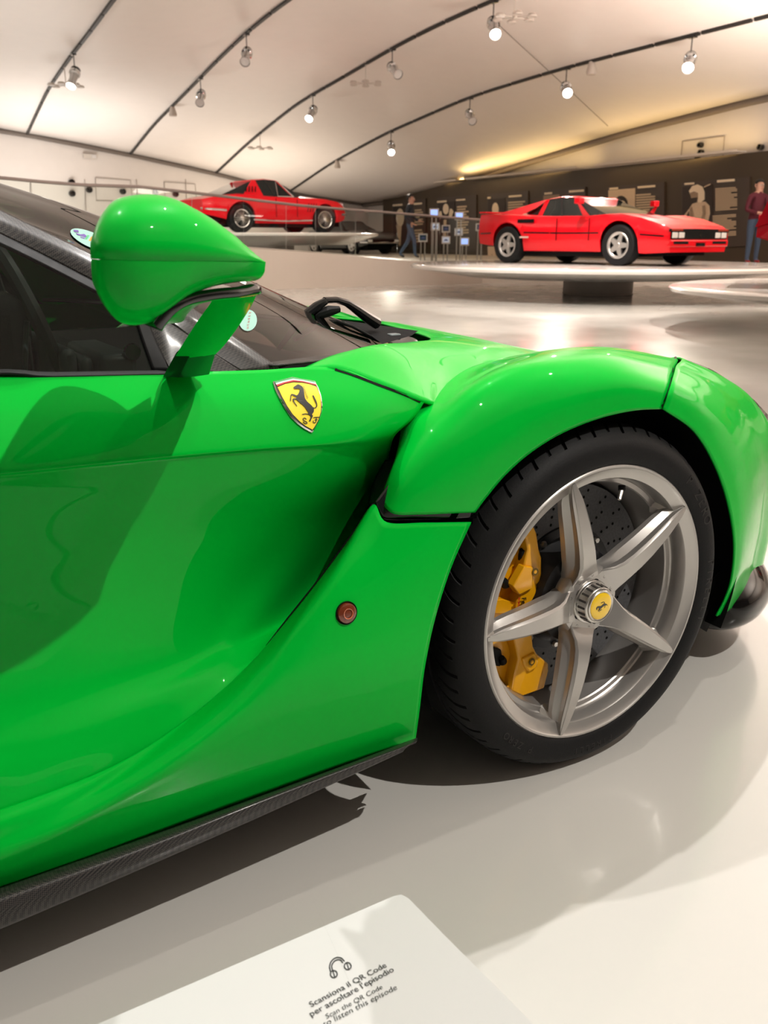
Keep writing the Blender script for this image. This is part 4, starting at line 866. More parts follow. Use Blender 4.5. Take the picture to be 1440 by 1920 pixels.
for s in (-1, 1):
    xs = np.linspace(-2.0, 2.02, 60); vs = []
    for x in xs:
        if any(abs(x-c) < .37 for c in (PB['xf'], PB['xf']-PB['wb'])): vs.append(None)
        else: vs.append((x, s*(fB_('hw', x)+.002), fB_('waist', x)+.0))
    for a, b in zip(vs[:-1], vs[1:]):
        if a and b: st.add([(a[0], a[1], a[2]-.012), (b[0], b[1], b[2]-.012), (b[0], b[1], b[2]+.012), (a[0], a[1], a[2]+.012)], [(0, 1, 2, 3)])
o = st.build('side_stripe', BLACK, gto); o['kind'] = 'stuff'
MB().box(-2.12, -1.95, -.80, .80, .885, .915).build('tail_lip', RED, gto, bevel=.01)
for s in (-1, 1): MB().box(.62, 1.5, s*.28-.06, s*.28+.06, .80, .805).build('wiper_vent', BLACK, gto)
# --- red fastback GT on the upper disc
ZA = 1.10
pf, pr = atD(605, 436.5, 23.35), atD(463, 438.5, 22.0); dv = (pf-pr)[:2]; rzA = math.atan2(dv[1], dv[0])
PA = dict(R=.325, wb=2.40, xf=1.25, gap=.05, tail=-2.05, nose=2.12, rim=.205, style='wire', rimmat=CHROME, spokes=24, pillar=RED,
          sill=[(-2.05, .42), (-1.6, .32), (-1.15, .22), (1.25, .22), (1.8, .28), (2.12, .36)],
          waist=[(-2.05, .56), (-1.15, .52), (0, .48), (1.25, .54), (2.12, .50)],
          shoulder=[(-2.05, .74), (-1.7, .82), (-1.15, .86), (-.5, .83), (.4, .82), (1.0, .82), (1.3, .81), (1.7, .76), (2.0, .66), (2.12, .56)],
          top=[(-2.05, .75), (-1.7, .84), (-1.15, .91), (-.5, .93), (.35, .92), (1.0, .87), (1.5, .80), (1.9, .70), (2.08, .61), (2.12, .57)],
          hw=[(-2.05, .62), (-1.8, .76), (-1.2, .86), (-.6, .82), (.4, .80), (1.2, .83), (1.7, .76), (2.0, .62), (2.12, .45)],
          house=dict(wx=.62, fx=.40, mx=-.15, bx=-.75, tx=-1.55, rf=.0, rr=-.62, zr=1.23, zr2=1.215, hr=.50, cw=.28, cw2=.05))
mid = (pf+pr)/2; ctrA = np.array([mid[0], mid[1]])+np.array([-math.sin(rzA), math.cos(rzA)])*.83
u_ = np.array([math.cos(rzA), math.sin(rzA)]); loc = ctrA+u_*(PA['wb']/2-PA['xf'])
gt, fA_ = make_car('coupe', 'red fastback grand tourer with chrome wire wheels raised behind the glass balustrade', PA, RED, (loc[0], loc[1], ZA), rzA)
plinth('white display disc under the red fastback behind the balustrade', ctrA+u_*.05, ZA, .80, 2.75, .6, .45)
for s in (-1, 1):
    for k in range(4):
        x = .70+.075*k; hw = fA_('hw', x); MB().add([(x, s*(hw+.002), .50), (x+.028, s*(hw+.002), .50), (x+.075, s*(hw-.004), .70), (x+.047, s*(hw-.004), .70)], [(0, 1, 2, 3)]).build('fender_louvre', MATTE, gt)
    for k in range(4):
        x = -.98+.085*k; MB().add([(x, s*.73, .93+.00*k), (x+.03, s*.73, .93), (x+.10, s*.635, 1.06), (x+.07, s*.635, 1.06)], [(0, 1, 2, 3)]).build('pillar_louvre', MATTE, gt)
    MB().tube([(-.85, s*.835, .30), (0, s*.80, .275), (.85, s*.82, .30)], .02, 6).build('sill_moulding', CHROME, gt)
    MB().tube([(-1.55, s*.82, .50), (-1.85, s*.74, .52), (-2.07, s*.55, .54)], .03, 8).build('rear_bumper', CHROME, gt)
    MB().tube([(1.85, s*.72, .46), (2.05, s*.56, .46), (2.12, s*.36, .46)], .03, 8).build('front_bumper', CHROME, gt)
    MB().lathe([(0, .03), (.06, .02), (.085, -.01)], 20, Matrix.Translation((1.93, s*.56, .67))@Matrix.Rotation(PI/2, 4, 'Y')).build('headlamp', mat('lamp_glass', (.72, .72, .70), .12), gt)
    quad = [(.36, s*.752, .845), (-.10, s*.758, .845), (-.03, s*.545, 1.19), (.05, s*.535, 1.19)]
    MB().tube(quad+[quad[0]], .012, 6).build('window_chrome', CHROME, gt)
# --- grey sports car far behind the balustrade
pf, pr = atD(660, 476.5, 34.2), atD(586, 476, 36.3); dv = (pf-pr)[:2]; rzC = math.atan2(dv[1], dv[0])
PC = dict(PA); PC.update(rim=.21, style='star', rimmat=SILVER, pillar=GREY, wb=2.5, spokes=14, house=dict(wx=.75, fx=.50, mx=-.10, bx=-.62, tx=-1.35, rf=.08, rr=-.5, zr=1.20, zr2=1.185, hr=.52, cw=.08, cw2=.05),
          hw=[(-2.05, .74), (-1.8, .82), (-1.2, .88), (-.6, .85), (.4, .85), (1.2, .87), (1.7, .84), (2.0, .80), (2.12, .74)])
mid = (pf+pr)/2; c_ = np.array([mid[0], mid[1]])+np.array([-math.sin(rzC), math.cos(rzC)])*.88; u_ = np.array([math.cos(rzC), math.sin(rzC)]); loc = c_+u_*(2.5/2-1.25)
gc, fC_ = make_car('coupe', 'dark grey classic coupe parked farthest back, seen through the balustrade', PC, GREY, (loc[0], loc[1], WKZ), rzC)
MB().box(2.10, 2.13, -.50, .50, .40, .52).build('front_grille', MATTE, gc)
MB().tube([(1.8, -.84, .42), (2.1, -.74, .42), (2.17, 0, .42), (2.1, .74, .42), (1.8, .84, .42)], .028, 8).build('front_bumper', CHROME, gc)
for s in (-1, 1): MB().box(2.08, 2.14, s*.62-.10, s*.62+.10, .44, .53).build('headlamp', mat('lamp_glass', (.72, .72, .70), .12), gc, bevel=.02)
# --- red car at the right edge: only its raised tail corner is in the picture
cD = gx(1700, 10.); rzD = -YAW+PI+.25
PD = dict(PB); PD.update(sill=[(-2.05, .52), (-1.7, .42), (-1.2, .24), (1.2, .22), (2.1, .24)], hw=[(-2.05, .90), (-1.7, .95), (-1.2, .97), (1.2, .95), (2.1, .84)],
          shoulder=[(-2.05, .74), (-1.2, .80), (.5, .79), (1.2, .80), (2.1, .56)], top=[(-2.05, .76), (-1.2, .84), (.5, .85), (1.2, .80), (2.1, .58)], rimmat=SILVER)
e_ = at(1417, 425, Z=.447+.7) if False else atD(1420, 425, 9.6)
rzD = -YAW-.44        # nose away to the right of the picture
u_ = np.array([math.cos(rzD), math.sin(rzD)]); locD = np.array(e_[:2])+u_*2.05+np.array([-u_[1], u_[0]])*.9
cdr, fD_ = make_car('coupe', 'red car at the right edge of the picture, only its winged tail corner in view', PD, REDD, (locD[0], locD[1], .447), rzD)
for s in (-1, 1): MB().add([(-2.07, s*.91, .62), (-1.72, s*.95, .72), (-1.74, s*.93, 1.0), (-1.92, s*.91, 1.03)]+[(-2.07, s*.86, .62), (-1.72, s*.90, .72), (-1.74, s*.88, 1.0), (-1.92, s*.86, 1.03)], [(0, 1, 2, 3), (7, 6, 5, 4), (0, 4, 5, 1), (1, 5, 6, 2), (2, 6, 7, 3), (3, 7, 4, 0)]).build('wing_support', REDD, cdr)
MB().box(-1.94, -1.72, -.92, .92, .985, 1.02).build('rear_wing', REDD, cdr, bevel=.01)
plinth('white display disc at the right edge under the second red car', gx(1687, 10.), .447, .27, 2.35, .6, 0.)
# ================================================================== lighting tracks and ceiling fixtures
TRACKP = {1: [(50, 252), (90, 165), (135, 100), (175, 50), (210, 0)], 2: [(243, 289), (290, 230), (340, 180), (400, 118), (460, 60), (535, 0)], 3: [(403, 325), (470, 262), (560, 190), (640, 145), (740, 85), (830, 40), (920, 0)], 4: [(540, 360), (620, 305), (720, 250), (880, 180), (1050, 128), (1300, 66), (1440, 28)]}
TRX = {1: 5.0, 2: 8.53, 3: 11.93, 4: 15.26}
TRKM = mat('track_black', (.02, .018, .016), .5); TICK = mat('track_joint', (.5, .47, .44), .4)
nth = {1: 'first lighting track from the left', 2: 'second lighting track from the left', 3: 'third lighting track from the left', 4: 'lighting track nearest the dark wall'}
def trk(k, s):                             # point on track k, s metres from the back wall
    x = TRX[k]-.0456*s; y = ywall(TRX[k])-s; return Vector((x, y, ceil_at(x, y)-.035))
for k in TRX:
    t = empty('lighting_track', tuple(trk(k, 0)), 0, 'black '+nth[k]+', set in the curved ceiling', 'track', 'lighting tracks in the ceiling'); BASE[t.name] = tuple(trk(k, 0))
    n = 20
    for i in range(n):
        a, b = .1+i*1.25, .1+(i+1)*1.25-.07; pts = [trk(k, s) for s in np.linspace(a, b, 4)]; mb = MB(); vs = []
        for p in pts: vs += [p+Vector((-.035, 0, -.02)), p+Vector((.035, 0, -.02)), p+Vector((.035, 0, .06)), p+Vector((-.035, 0, .06))]
        mb.add(vs, [(4*q+j, 4*q+(j+1) % 4, 4*q+4+(j+1) % 4, 4*q+4+j) for q in range(3) for j in range(4)]+[(3, 2, 1, 0), (12, 13, 14, 15)]); mb.build('track_segment', TRKM, t)
def on_track(k, u):
    v = float(np.interp(u, [p[0] for p in TRACKP[k]], [p[1] for p in TRACKP[k]])); w0 = np.array([TRX[k], ywall(TRX[k])])
    P = on_wall(u, v, w0, WV); s = (P[:2]-w0)@WV; return trk(k, s)
LAMPG = mat('lamp_housing_clear', (.55, .54, .53), .18, metal=.6, coat=.5); LENS = mat('lamp_lens', (1., .93, .82), .3, emit=14.); LENSD = mat('lamp_lens_off', (.75, .72, .70), .2, coat=1.)
def spot_fix(k, u, label, lit, aim):
    p = on_track(k, u); t = empty('spotlight', tuple(p), 0, label, 'spotlight', 'spotlights hanging from the tracks')
    MB().box(-.05, .05, -.09, .09, -.04, .0).tube([(0, 0, -.03), (0, 0, -.34)], .012, 8).build('bracket', BLACK, t)
    d = (Vector(aim)-p).normalized(); q = d.to_track_quat('Z', 'Y').to_matrix().to_4x4(); Mx = Matrix.Translation((0, 0, -.40))@q
    MB().lathe([(0, -.10), (.09, -.10), (.115, -.08), (.12, -.02), (.12, .02)], 24, Mx).build('gear_box', BLACK, t)
    MB().lathe([(.128, -.01), (.13, .035), (.118, .035), (.118, .05), (.128, .05), (.13, .07), (.10, .09)], 24, Mx).build('heat_ring', CHROME, t)
    b = MB().lathe([(.10, .05), (.095, .16), (.088, .25), (.105, .33), (.12, .42), (.115, .43)], 24, Mx).build('lamp_barrel', LAMPG, t)
    MB().lathe([(0, .40), (.108, .405)], 24, Mx).build('lens', LENS if lit else LENSD, b)
    return p, d
SPOTS = [(1, 137, 'spotlight on the leftmost track', True, (2, 20, 0)), (2, 461, 'spotlight on the second track, near the top of the picture', False, (4, 14, 0)), (2, 375, 'spotlight on the second track above the sensor cone', False, (5, 18, 0)),
         (3, 586, 'spotlight on the third track, left of the ring luminaire', True, (7, 20, 0)), (3, 735, 'spotlight on the third track, right of the ring luminaire', False, (10, 10, 0)), (3, 925, 'tilted lit spotlight at the top edge on the third track', True, (8, 9, 0)),
         (4, 733, 'brightly lit lower spotlight on the track nearest the dark wall', True, (12, 20, 0)), (4, 881, 'unlit spotlight on the track nearest the dark wall', False, (12, 14, 0)), (4, 1062, 'spotlight on the nearest-wall track above the red wedge coupe', True, (10.2, 10, .8)), (4, 1297, 'brightest spotlight, rightmost on the track nearest the dark wall', True, (9.5, 9., .8))]
for k, u, lab, lit, aim in SPOTS:
    p, d = spot_fix(k, u, lab, lit, aim)
    if lit: spot_lamp('lamp_light', p+Vector((0, 0, -.40))+d*.46, aim, 700, 46, .5, .05)
# soft white sensor cones
CONEM = mat('sensor_beige', (.55, .48, .42), .5)
for k, u, lab in ((2, 323, 'small beige sensor cone under the second track'), (3, 0, ''), (4, 632, 'small beige sensor cone at the low end of the fourth track'), (4, 1109, 'small beige sensor cone near the red wedge coupe spotlight')):
    if not lab: continue
    p = on_track(k, u); o = MB().lathe([(.06, 0), (.075, -.05), (.12, -.22), (.105, -.27), (0, -.27)], 24, cap=False).build('sensor_cone', CONEM, None, tuple(p)); tag(o, lab, 'sensor', 'sensor cones under the tracks')
# ring luminaires: hub, stem and six small round heads
PALE = mat('luminaire_pale', (.62, .56, .50), .4)
for k, u, lab in ((1, 120, 'pale ring luminaire with six heads on the leftmost track'), (3, 487, 'pale ring luminaire low on the third track'), (3, 685, 'pale ring luminaire in the middle of the third track'), (3, 965, 'pale ring luminaire at the top edge of the picture')):
    p = on_track(k, min(u, 1000)); t = empty('ring_luminaire', tuple(p), 0, lab, 'ceiling light', 'ring luminaires')
    MB().tube([(0, 0, 0), (0, 0, -.42)], .012, 8).lathe([(.0, -.40), (.05, -.42), (.05, -.47), (0, -.48)], 16).build('stem', PALE, t)
    for q in range(6):
        a = 2*PI*q/6; c, s = math.cos(a), math.sin(a); h = MB().tube([(0, 0, -.44), (.36*c, .36*s, -.44)], .010, 6).build('arm', PALE, t)
        MB().lathe([(0, -.40), (.07, -.41), (.10, -.45), (.085, -.47), (.04, -.455), (0, -.455)], 18, Matrix.Translation((.36*c, .36*s, 0))).build('lamp_head', PALE, h)
# thin cable across the vault
cbl = [ceil_at_ for ceil_at_ in ()]
pc = [(930, 40), (1000, 105), (1060, 160), (1140, 235)]
cp = []
for u, v in pc:
    r = CT.ray_cast(Vector(CAM), Vector(ray(u, v)).normalized())
    if r[0]: cp.append(r[0]+Vector((0, 0, -.02)))
if len(cp) > 1: tag(MB().tube(cp, .006, 5).build('ceiling_cable', CORNM, None), 'thin cable running down the ceiling between two tracks', 'cable')
# ================================================================== walls: nozzles, access doors, emergency lights, picture lights
wB = lambda u, v, off=.06: (lambda P: Vector(P)-Vector((LV[1], -LV[0], 0))*0+Vector((.1832, -.983, 0))*off)(on_wall(u, v, CORN, LV))
wR = lambda u, v, off=.06: Vector(on_wall(u, v, CORN, WV))+Vector((-1, .0456, 0))*off
def disc_at(P, nrm, r, name, label, grp):
    q = Vector(nrm).to_track_quat('Z', 'Y').to_matrix().to_4x4(); o = MB().lathe([(0, -.03), (r*.45, -.02), (r*.62, .05), (r, .06), (r*1.08, .03), (r*1.05, -.06)], 24, q).build(name, BLACK, None, tuple(P)); tag(o, label, 'air nozzle', grp)
NB, NR = (.1832, -.983, 0), (-1, .0456, 0)
for u, v, w in ((133, 342, 'upper of the two nozzles above one another on the left wall'), (134, 363, 'lower of the two nozzles above one another on the left wall'), (166, 356, 'second from the left just under the handrail'), (229, 359, 'under the access door outline on the left wall'), (290, 361, 'directly above the green mirror top'), (328, 364, 'farthest right on the left wall beside the red fastback')):
    disc_at(wB(u, v), NB, .10, 'air_nozzle', 'round black air nozzle, '+w, 'air nozzles in the left wall')
for u, v, w in ((1316, 272, 'topmost of three above the dark wall'), (1317, 286, 'middle of three above the dark wall'), (1311, 299, 'lowest of three above the dark wall'), (1429, 276, 'alone at the right edge above the dark wall'), (1237, 311, 'half hidden behind the picture light above the dark wall')):
    disc_at(wR(u, v), NR, .066, 'air_nozzle', 'round black air nozzle, '+w, 'air nozzles in the right wall')
GAPM = mat('panel_gap', (.30, .25, .21), .7)
def outline(name, pts, fn, closed=True):
    P = [fn(u, v, .03) for u, v in pts]; P = P+[P[0]] if closed else P; struct(name, MB().tube(P, .012, 4), GAPM, False)
outline('door_1', [(178, 333), (244, 338), (248, 378), (180, 376)], wB); outline('door_2', [(307, 341), (365, 345), (368, 380), (309, 380)], wB); outline('door_3', [(1281, 265), (1360, 255), (1356, 300), (1277, 308)], wR)
n_ = 3
for u in (57, 158, 255, 347):
    n_ += 1; outline('trim_%d' % n_, [(u, 336), (u+4, 420)], wB, False)
for u, v, fn, lab in ((167, 293, wB, 'clear emergency light box on the left wall under the cornice'), (905, 320, wR, 'clear emergency light box on the right wall under the cornice')):
    a = fn(u-13, v-5); b = fn(u+13, v+6); d = (b-a); d.z = 0; h = abs(b.z-a.z); w = d.length; q = math.atan2(d.y, d.x)
    t = empty('emergency_light', tuple((a+b)/2), q, lab, 'emergency light', 'emergency lights'); MB().box(-w/2, w/2, -.04, .04, -h/2, h/2).build('case', mat('pale_case', (.66, .60, .54), .3), t, bevel=.01); MB().box(w*.1, w*.42, -.06, -.04, -h*.3, h*.35).build('lamp_cover', LENSD, t)
# picture lights: long shallow troughs on top of the dark wall that wash the wall above
TRO = mat('trough_white', (.78, .70, .60), .4)
def dw(u, v, off=0.): return Vector(on_wall(u, v, np.array(D0[:2]), WV))+Vector((-1, .0456, 0))*off
for i, (ua, ub, w) in enumerate(((745, 868, 'left of the three, by the far corner'), (885, 1095, 'middle of the three'), (1128, 1392, 'right of the three, longest in the picture'))):
    a = dw(ua, 350); b = dw(ub, 350); a.z = b.z = 2.94; t = empty('picture_light', tuple(a), 0, 'white light trough on the dark wall, '+w, 'wall light', 'light troughs on the dark wall'); BASE[t.name] = tuple(a)
    n = Vector((-1, .0456, 0)); prof_ = [(0, .0), (.30, .0), (.34, .05), (.31, .05), (.29, .02), (0, .02)]
    vs = [p+n*o+Vector((0, 0, z)) for p in (a, b) for o, z in prof_]; MB().add(vs, [(k, (k+1) % 6, 6+(k+1) % 6, 6+k) for k in range(6)]+[(5, 4, 3, 2, 1, 0), (6, 7, 8, 9, 10, 11)]).build('trough', TRO, t)
    m_ = (a+b)/2+n*.16+Vector((0, 0, .06)); L_ = (b-a).length; l = bpy.data.lights.new('trough_light', 'AREA'); l.shape = 'RECTANGLE'; l.size = .12; l.size_y = L_; l.energy = 5.5*L_; l.color = (1, .68, .28)
    o = bpy.data.objects.new('trough_light', l); COL.objects.link(o); o.location = m_; o.rotation_euler = (PI, 0, .0456)
    l2 = l.copy(); l2.energy = 2.2*L_; o = bpy.data.objects.new('trough_light', l2); COL.objects.link(o); o.location = m_-Vector((0, 0, .09)); o.rotation_euler = (0, 0, .0456)
# ================================================================== portrait panels on the dark wall
PBOARD = mat('panel_brown', (.052, .036, .026), .45); CREAM = mat('print_cream', (.62, .47, .32), .6, var=.15, scale=30); TXT = mat('panel_text', (.55, .42, .28), .6); HAIRD = mat('print_dark', (.03, .02, .016), .6); MIDT = mat('print_mid', (.30, .21, .14), .6, var=.3, scale=25); BRIGHT = mat('print_bright', (.78, .64, .46), .6)
def wpoly(pts, off, th, name, m, parent):
    P = [dw(u, v, off) for u, v in pts]; Q = [dw(u, v, off-th) for u, v in pts]; n = len(pts); t = tessellate_polygon([[Vector((u, -v, 0)) for u, v in pts]])
    return MB().add(P+Q, [tuple(x) for x in t]+[tuple(i+n for i in x[::-1]) for x in t]+[(i, (i+1) % n, n+(i+1) % n, n+i) for i in range(n)]).build(name, m, parent)
def panel(label, board, prints, titles, texts):
    p0 = dw(*board[3]); t = empty('portrait_panel', tuple(p0), 0, label, 'panel', 'portrait panels on the dark wall'); BASE[t.name] = tuple(p0)
    wpoly(board, .05, .05, 'board', PBOARD, t)
    for nm, m, pts in prints: wpoly(pts, .062+.006*len(t.children), .008, nm, m, t)
    for pts in titles: wpoly(pts, .07, .01, 'title', BRIGHT, t)
    for (u0, v0, u1, v1, n) in texts:
        b = MB(); rnd = random.Random(int(u0))
        for k in range(n):
            va = v0+(v1-v0)*(k+.15)/n; vb = v0+(v1-v0)*(k+.78)/n; ue = u0+(u1-u0)*(1 if rnd.random() > .3 else rnd.uniform(.62, .95)); s = -.07
            q = [(u0, va), (ue, va+s*(ue-u0)), (ue, vb+s*(ue-u0)), (u0, vb)]; P = [dw(x, y, .072) for x, y in q]; b.add(P, [(0, 1, 2, 3)])
        o = b.build('text_lines', TXT, t); o['kind'] = 'stuff'
def ov(cx_, cy_, a, b, rot=0, n=16): return oval(cx_, cy_, a, b, rot, n)
S_ = lambda u0, v0, u1, v1, s=-.08: [(u0, v0), (u1, v0+s*(u1-u0)), (u1, v1+s*(u1-u0)), (u0, v1)]
panel('portrait panel farthest left, pale long face print with text', S_(737, 377, 800, 470), [('portrait', HAIRD, S_(740, 388, 768, 468)), ('portrait_face', BRIGHT, ov(753, 408, 7.5, 17)), ('portrait_neck', CREAM, [(746, 422), (756, 424), (754, 460), (751, 462)])], [S_(739, 383.5, 757, 387), S_(771, 381.5, 794, 385)], [(772, 393, 796, 424, 7), (780, 430, 796, 456, 5)])
panel('portrait panel showing a person with both hands raised', S_(822, 371, 895, 475), [('portrait', HAIRD, S_(824, 380, 856, 470)), ('portrait_face', BRIGHT, ov(839, 392, 5.5, 10)), ('portrait_hand', BRIGHT, [(826, 402), (828, 396), (831, 396), (832, 404), (829, 410), (826, 408)]), ('portrait_hand', BRIGHT, [(845, 408), (846, 396), (848, 391), (851, 392), (854, 397), (851, 405), (848, 410)]), ('portrait_shirt', CREAM, [(836, 412), (841, 412), (840, 445), (834, 446)])], [S_(822.5, 377, 840, 380.5), S_(858, 374, 875, 377)], [(860, 386, 882, 440, 11)])
panel('portrait panel with a smiling dark-haired head just left of the red wedge coupe', S_(916, 364, 992, 480), [('portrait', HAIRD, S_(918, 374, 950, 482)), ('portrait_face', BRIGHT, ov(932, 393, 6.2, 13)), ('portrait_collar', MIDT, [(925, 406), (940, 406), (945, 420), (920, 420)]), ('portrait_legs', CREAM, [(918, 462), (930, 462), (937, 494), (931, 495), (926, 475), (924, 495), (919, 495)])], [S_(917, 369.5, 923, 373), S_(957, 367, 981, 370.5)], [(956, 378, 988, 420, 9)])
panel('portrait panel mostly hidden behind the red roof', S_(1018, 357, 1100, 440), [('portrait', MIDT, S_(1022, 367, 1052, 440))], [S_(1024, 361.5, 1038, 365), S_(1070, 357.5, 1098, 361.5)], [(1068, 372, 1096, 425, 10)])
panel('portrait panel with a pale square print of a dark-haired head', S_(1140, 350, 1248, 462), [('portrait', CREAM, S_(1144, 357, 1194, 440)), ('portrait_hair', HAIRD, ov(1168, 383, 13, 16)), ('portrait_face', BRIGHT, ov(1170, 387, 8, 11))], [S_(1146, 352.5, 1162, 356), S_(1199, 349.5, 1232, 353.5)], [(1196, 364, 1232, 440, 16)])
panel('portrait panel with a bearded long-haired singer in a pale jacket', S_(1280, 342, 1408, 470), [('portrait', HAIRD, S_(1283, 351, 1340, 455)), ('portrait_jacket', CREAM, [(1283, 408), (1296, 392), (1302, 382), (1312, 379), (1326, 378), (1334, 386), (1335, 400), (1331, 416), (1326, 440), (1296, 442), (1290, 420)]), ('portrait_hair', BRIGHT, [(1296, 358), (1302, 349), (1312, 346), (1321, 350), (1325, 360), (1325, 374), (1318, 380), (1308, 378), (1300, 370)]), ('portrait_face', MIDT, [(1298, 362), (1306, 359), (1313, 362), (1313, 374), (1306, 380), (1301, 374)]), ('portrait_beard', HAIRD, [(1300, 372), (1312, 370), (1312, 378), (1305, 381)]), ('portrait_shade', MIDT, [(1298, 392), (1302, 388), (1306, 412), (1314, 440), (1306, 441), (1299, 415)]), ('portrait_shade', MIDT, [(1322, 386), (1327, 385), (1328, 400), (1322, 420), (1318, 418), (1323, 400)]), ('portrait_shade', HAIRD, [(1294, 402), (1297, 396), (1298, 412), (1293, 420), (1290, 418)]), ('portrait_microphone', CREAM, S_(1326, 350, 1338, 352, -.45))], [S_(1287, 343.5, 1305, 347), S_(1348, 338, 1381, 342.5)], [(1345, 353, 1386, 396, 14), (1340, 404, 1384, 445, 13)])
# ================================================================== tablet stands
SCRN = mat('screen_blue', (.30, .45, .95), .2, emit=1.1); SCRD = mat('screen_dark', (.03, .08, .13), .15, coat=1.); BEZ = mat('screen_frame', (.55, .52, .50), .4); POLE = mat('pole_steel', (.36, .34, .32), .35, metal=.8)
ST = [(814, 399, 1, 'top left, glowing blue'), (816, 425, 2, 'second row left with a small car picture'), (836, 429, 0, 'in the middle with a dark screen'), (861, 405, 1, 'top right, glowing blue'), (860, 435, 2, 'right of centre with a small car picture'), (871, 453, 1, 'lowest right, glowing blue'), (900, 426, 0, 'rightmost, beside the red coupe tail, with a dark screen'), (793, 446, 0, 'leftmost and low with a dark screen'), (836, 450, 2, 'lowest in the middle with a small car picture')]
for i_, (u, v, kind, w) in enumerate(ST):
    D_ = 20.7+.3*((i_*4) % 9); P = atD(u, v, D_); t = empty('display_stand', (P[0], P[1], WKZ), -YAW, 'tablet on twin poles, '+w, 'display stand', 'tablet stands by the dark wall'); h = P[2]-WKZ
    MB().box(-.09, .09, -.08, .08, 0, .015).build('base_plate', POLE, t)
    for s in (-.045, .045): MB().tube([(s, .02, .01), (s, .02, h+.05)], .014, 8).build('pole', POLE, t)
    b = MB().box(-.105, .105, -.015, .015, h-.09, h+.09).build('tablet', BEZ, t, bevel=.006)
    MB().box(-.075, .075, -.02, -.015, h-.055, h+.062).build('screen', {0: SCRD, 1: SCRN, 2: mat('screen_pale', (.45, .50, .62), .2, emit=.5)}[kind], b)
    if kind != 1: MB().add([(x, -.0215, h+z) for x, z in ((-.05, -.01), (-.02, .02), (.02, .022), (.05, -.005), (.05, -.02), (-.05, -.02))], [(0, 1, 2, 3, 4, 5)]).build('screen_picture', mat('screen_car', (.06, .10, .28) if kind == 2 else (.35, .5, .55), .3), b)
# ================================================================== visitors
SKIN = mat('skin', (.50, .27, .19), .5); MAROON = mat('maroon_shirt', (.085, .008, .018), .8); JEANS = mat('blue_jeans', (.055, .085, .14), .8, var=.2); NAVY = mat('navy_jacket', (.02, .024, .032), .75); BEIGEC = mat('beige_trousers', (.42, .35, .28), .8); SHOE = mat('dark_shoe', (.02, .018, .018), .5); REDSHOE = mat('red_shoe', (.30, .015, .02), .5); HAIR = mat('dark_hair', (.012, .009, .008), .6); REDBAG = mat('red_cloth', (.45, .01, .02), .6); GLS = mat('spectacle_black', (.01, .01, .01), .3); LIPS = mat('lips', (.36, .12, .10), .5); EYEW = mat('eye_white', (.7, .68, .65), .3)
def skin_mesh(J, E, sub=2):
    me = bpy.data.meshes.new('body'); names = list(J); me.from_pydata([J[n][:3] for n in names], [(names.index(a), names.index(b)) for a, b in E], [])
    o = bpy.data.objects.new('body', me); COL.objects.link(o)
    m = o.modifiers.new('skin', 'SKIN'); me.skin_vertices.new() if not me.skin_vertices else None
    for i, n in enumerate(names):
        r = J[n][3]; me.skin_vertices[0].data[i].radius = (r, J[n][4] if len(J[n]) > 4 else r)
    me.skin_vertices[0].data[0].use_root = True
    s = o.modifiers.new('sub', 'SUBSURF'); s.levels = sub
    dg = bpy.context.evaluated_depsgraph_get(); out = bpy.data.meshes.new_from_object(o.evaluated_get(dg)); bpy.data.objects.remove(o); return out
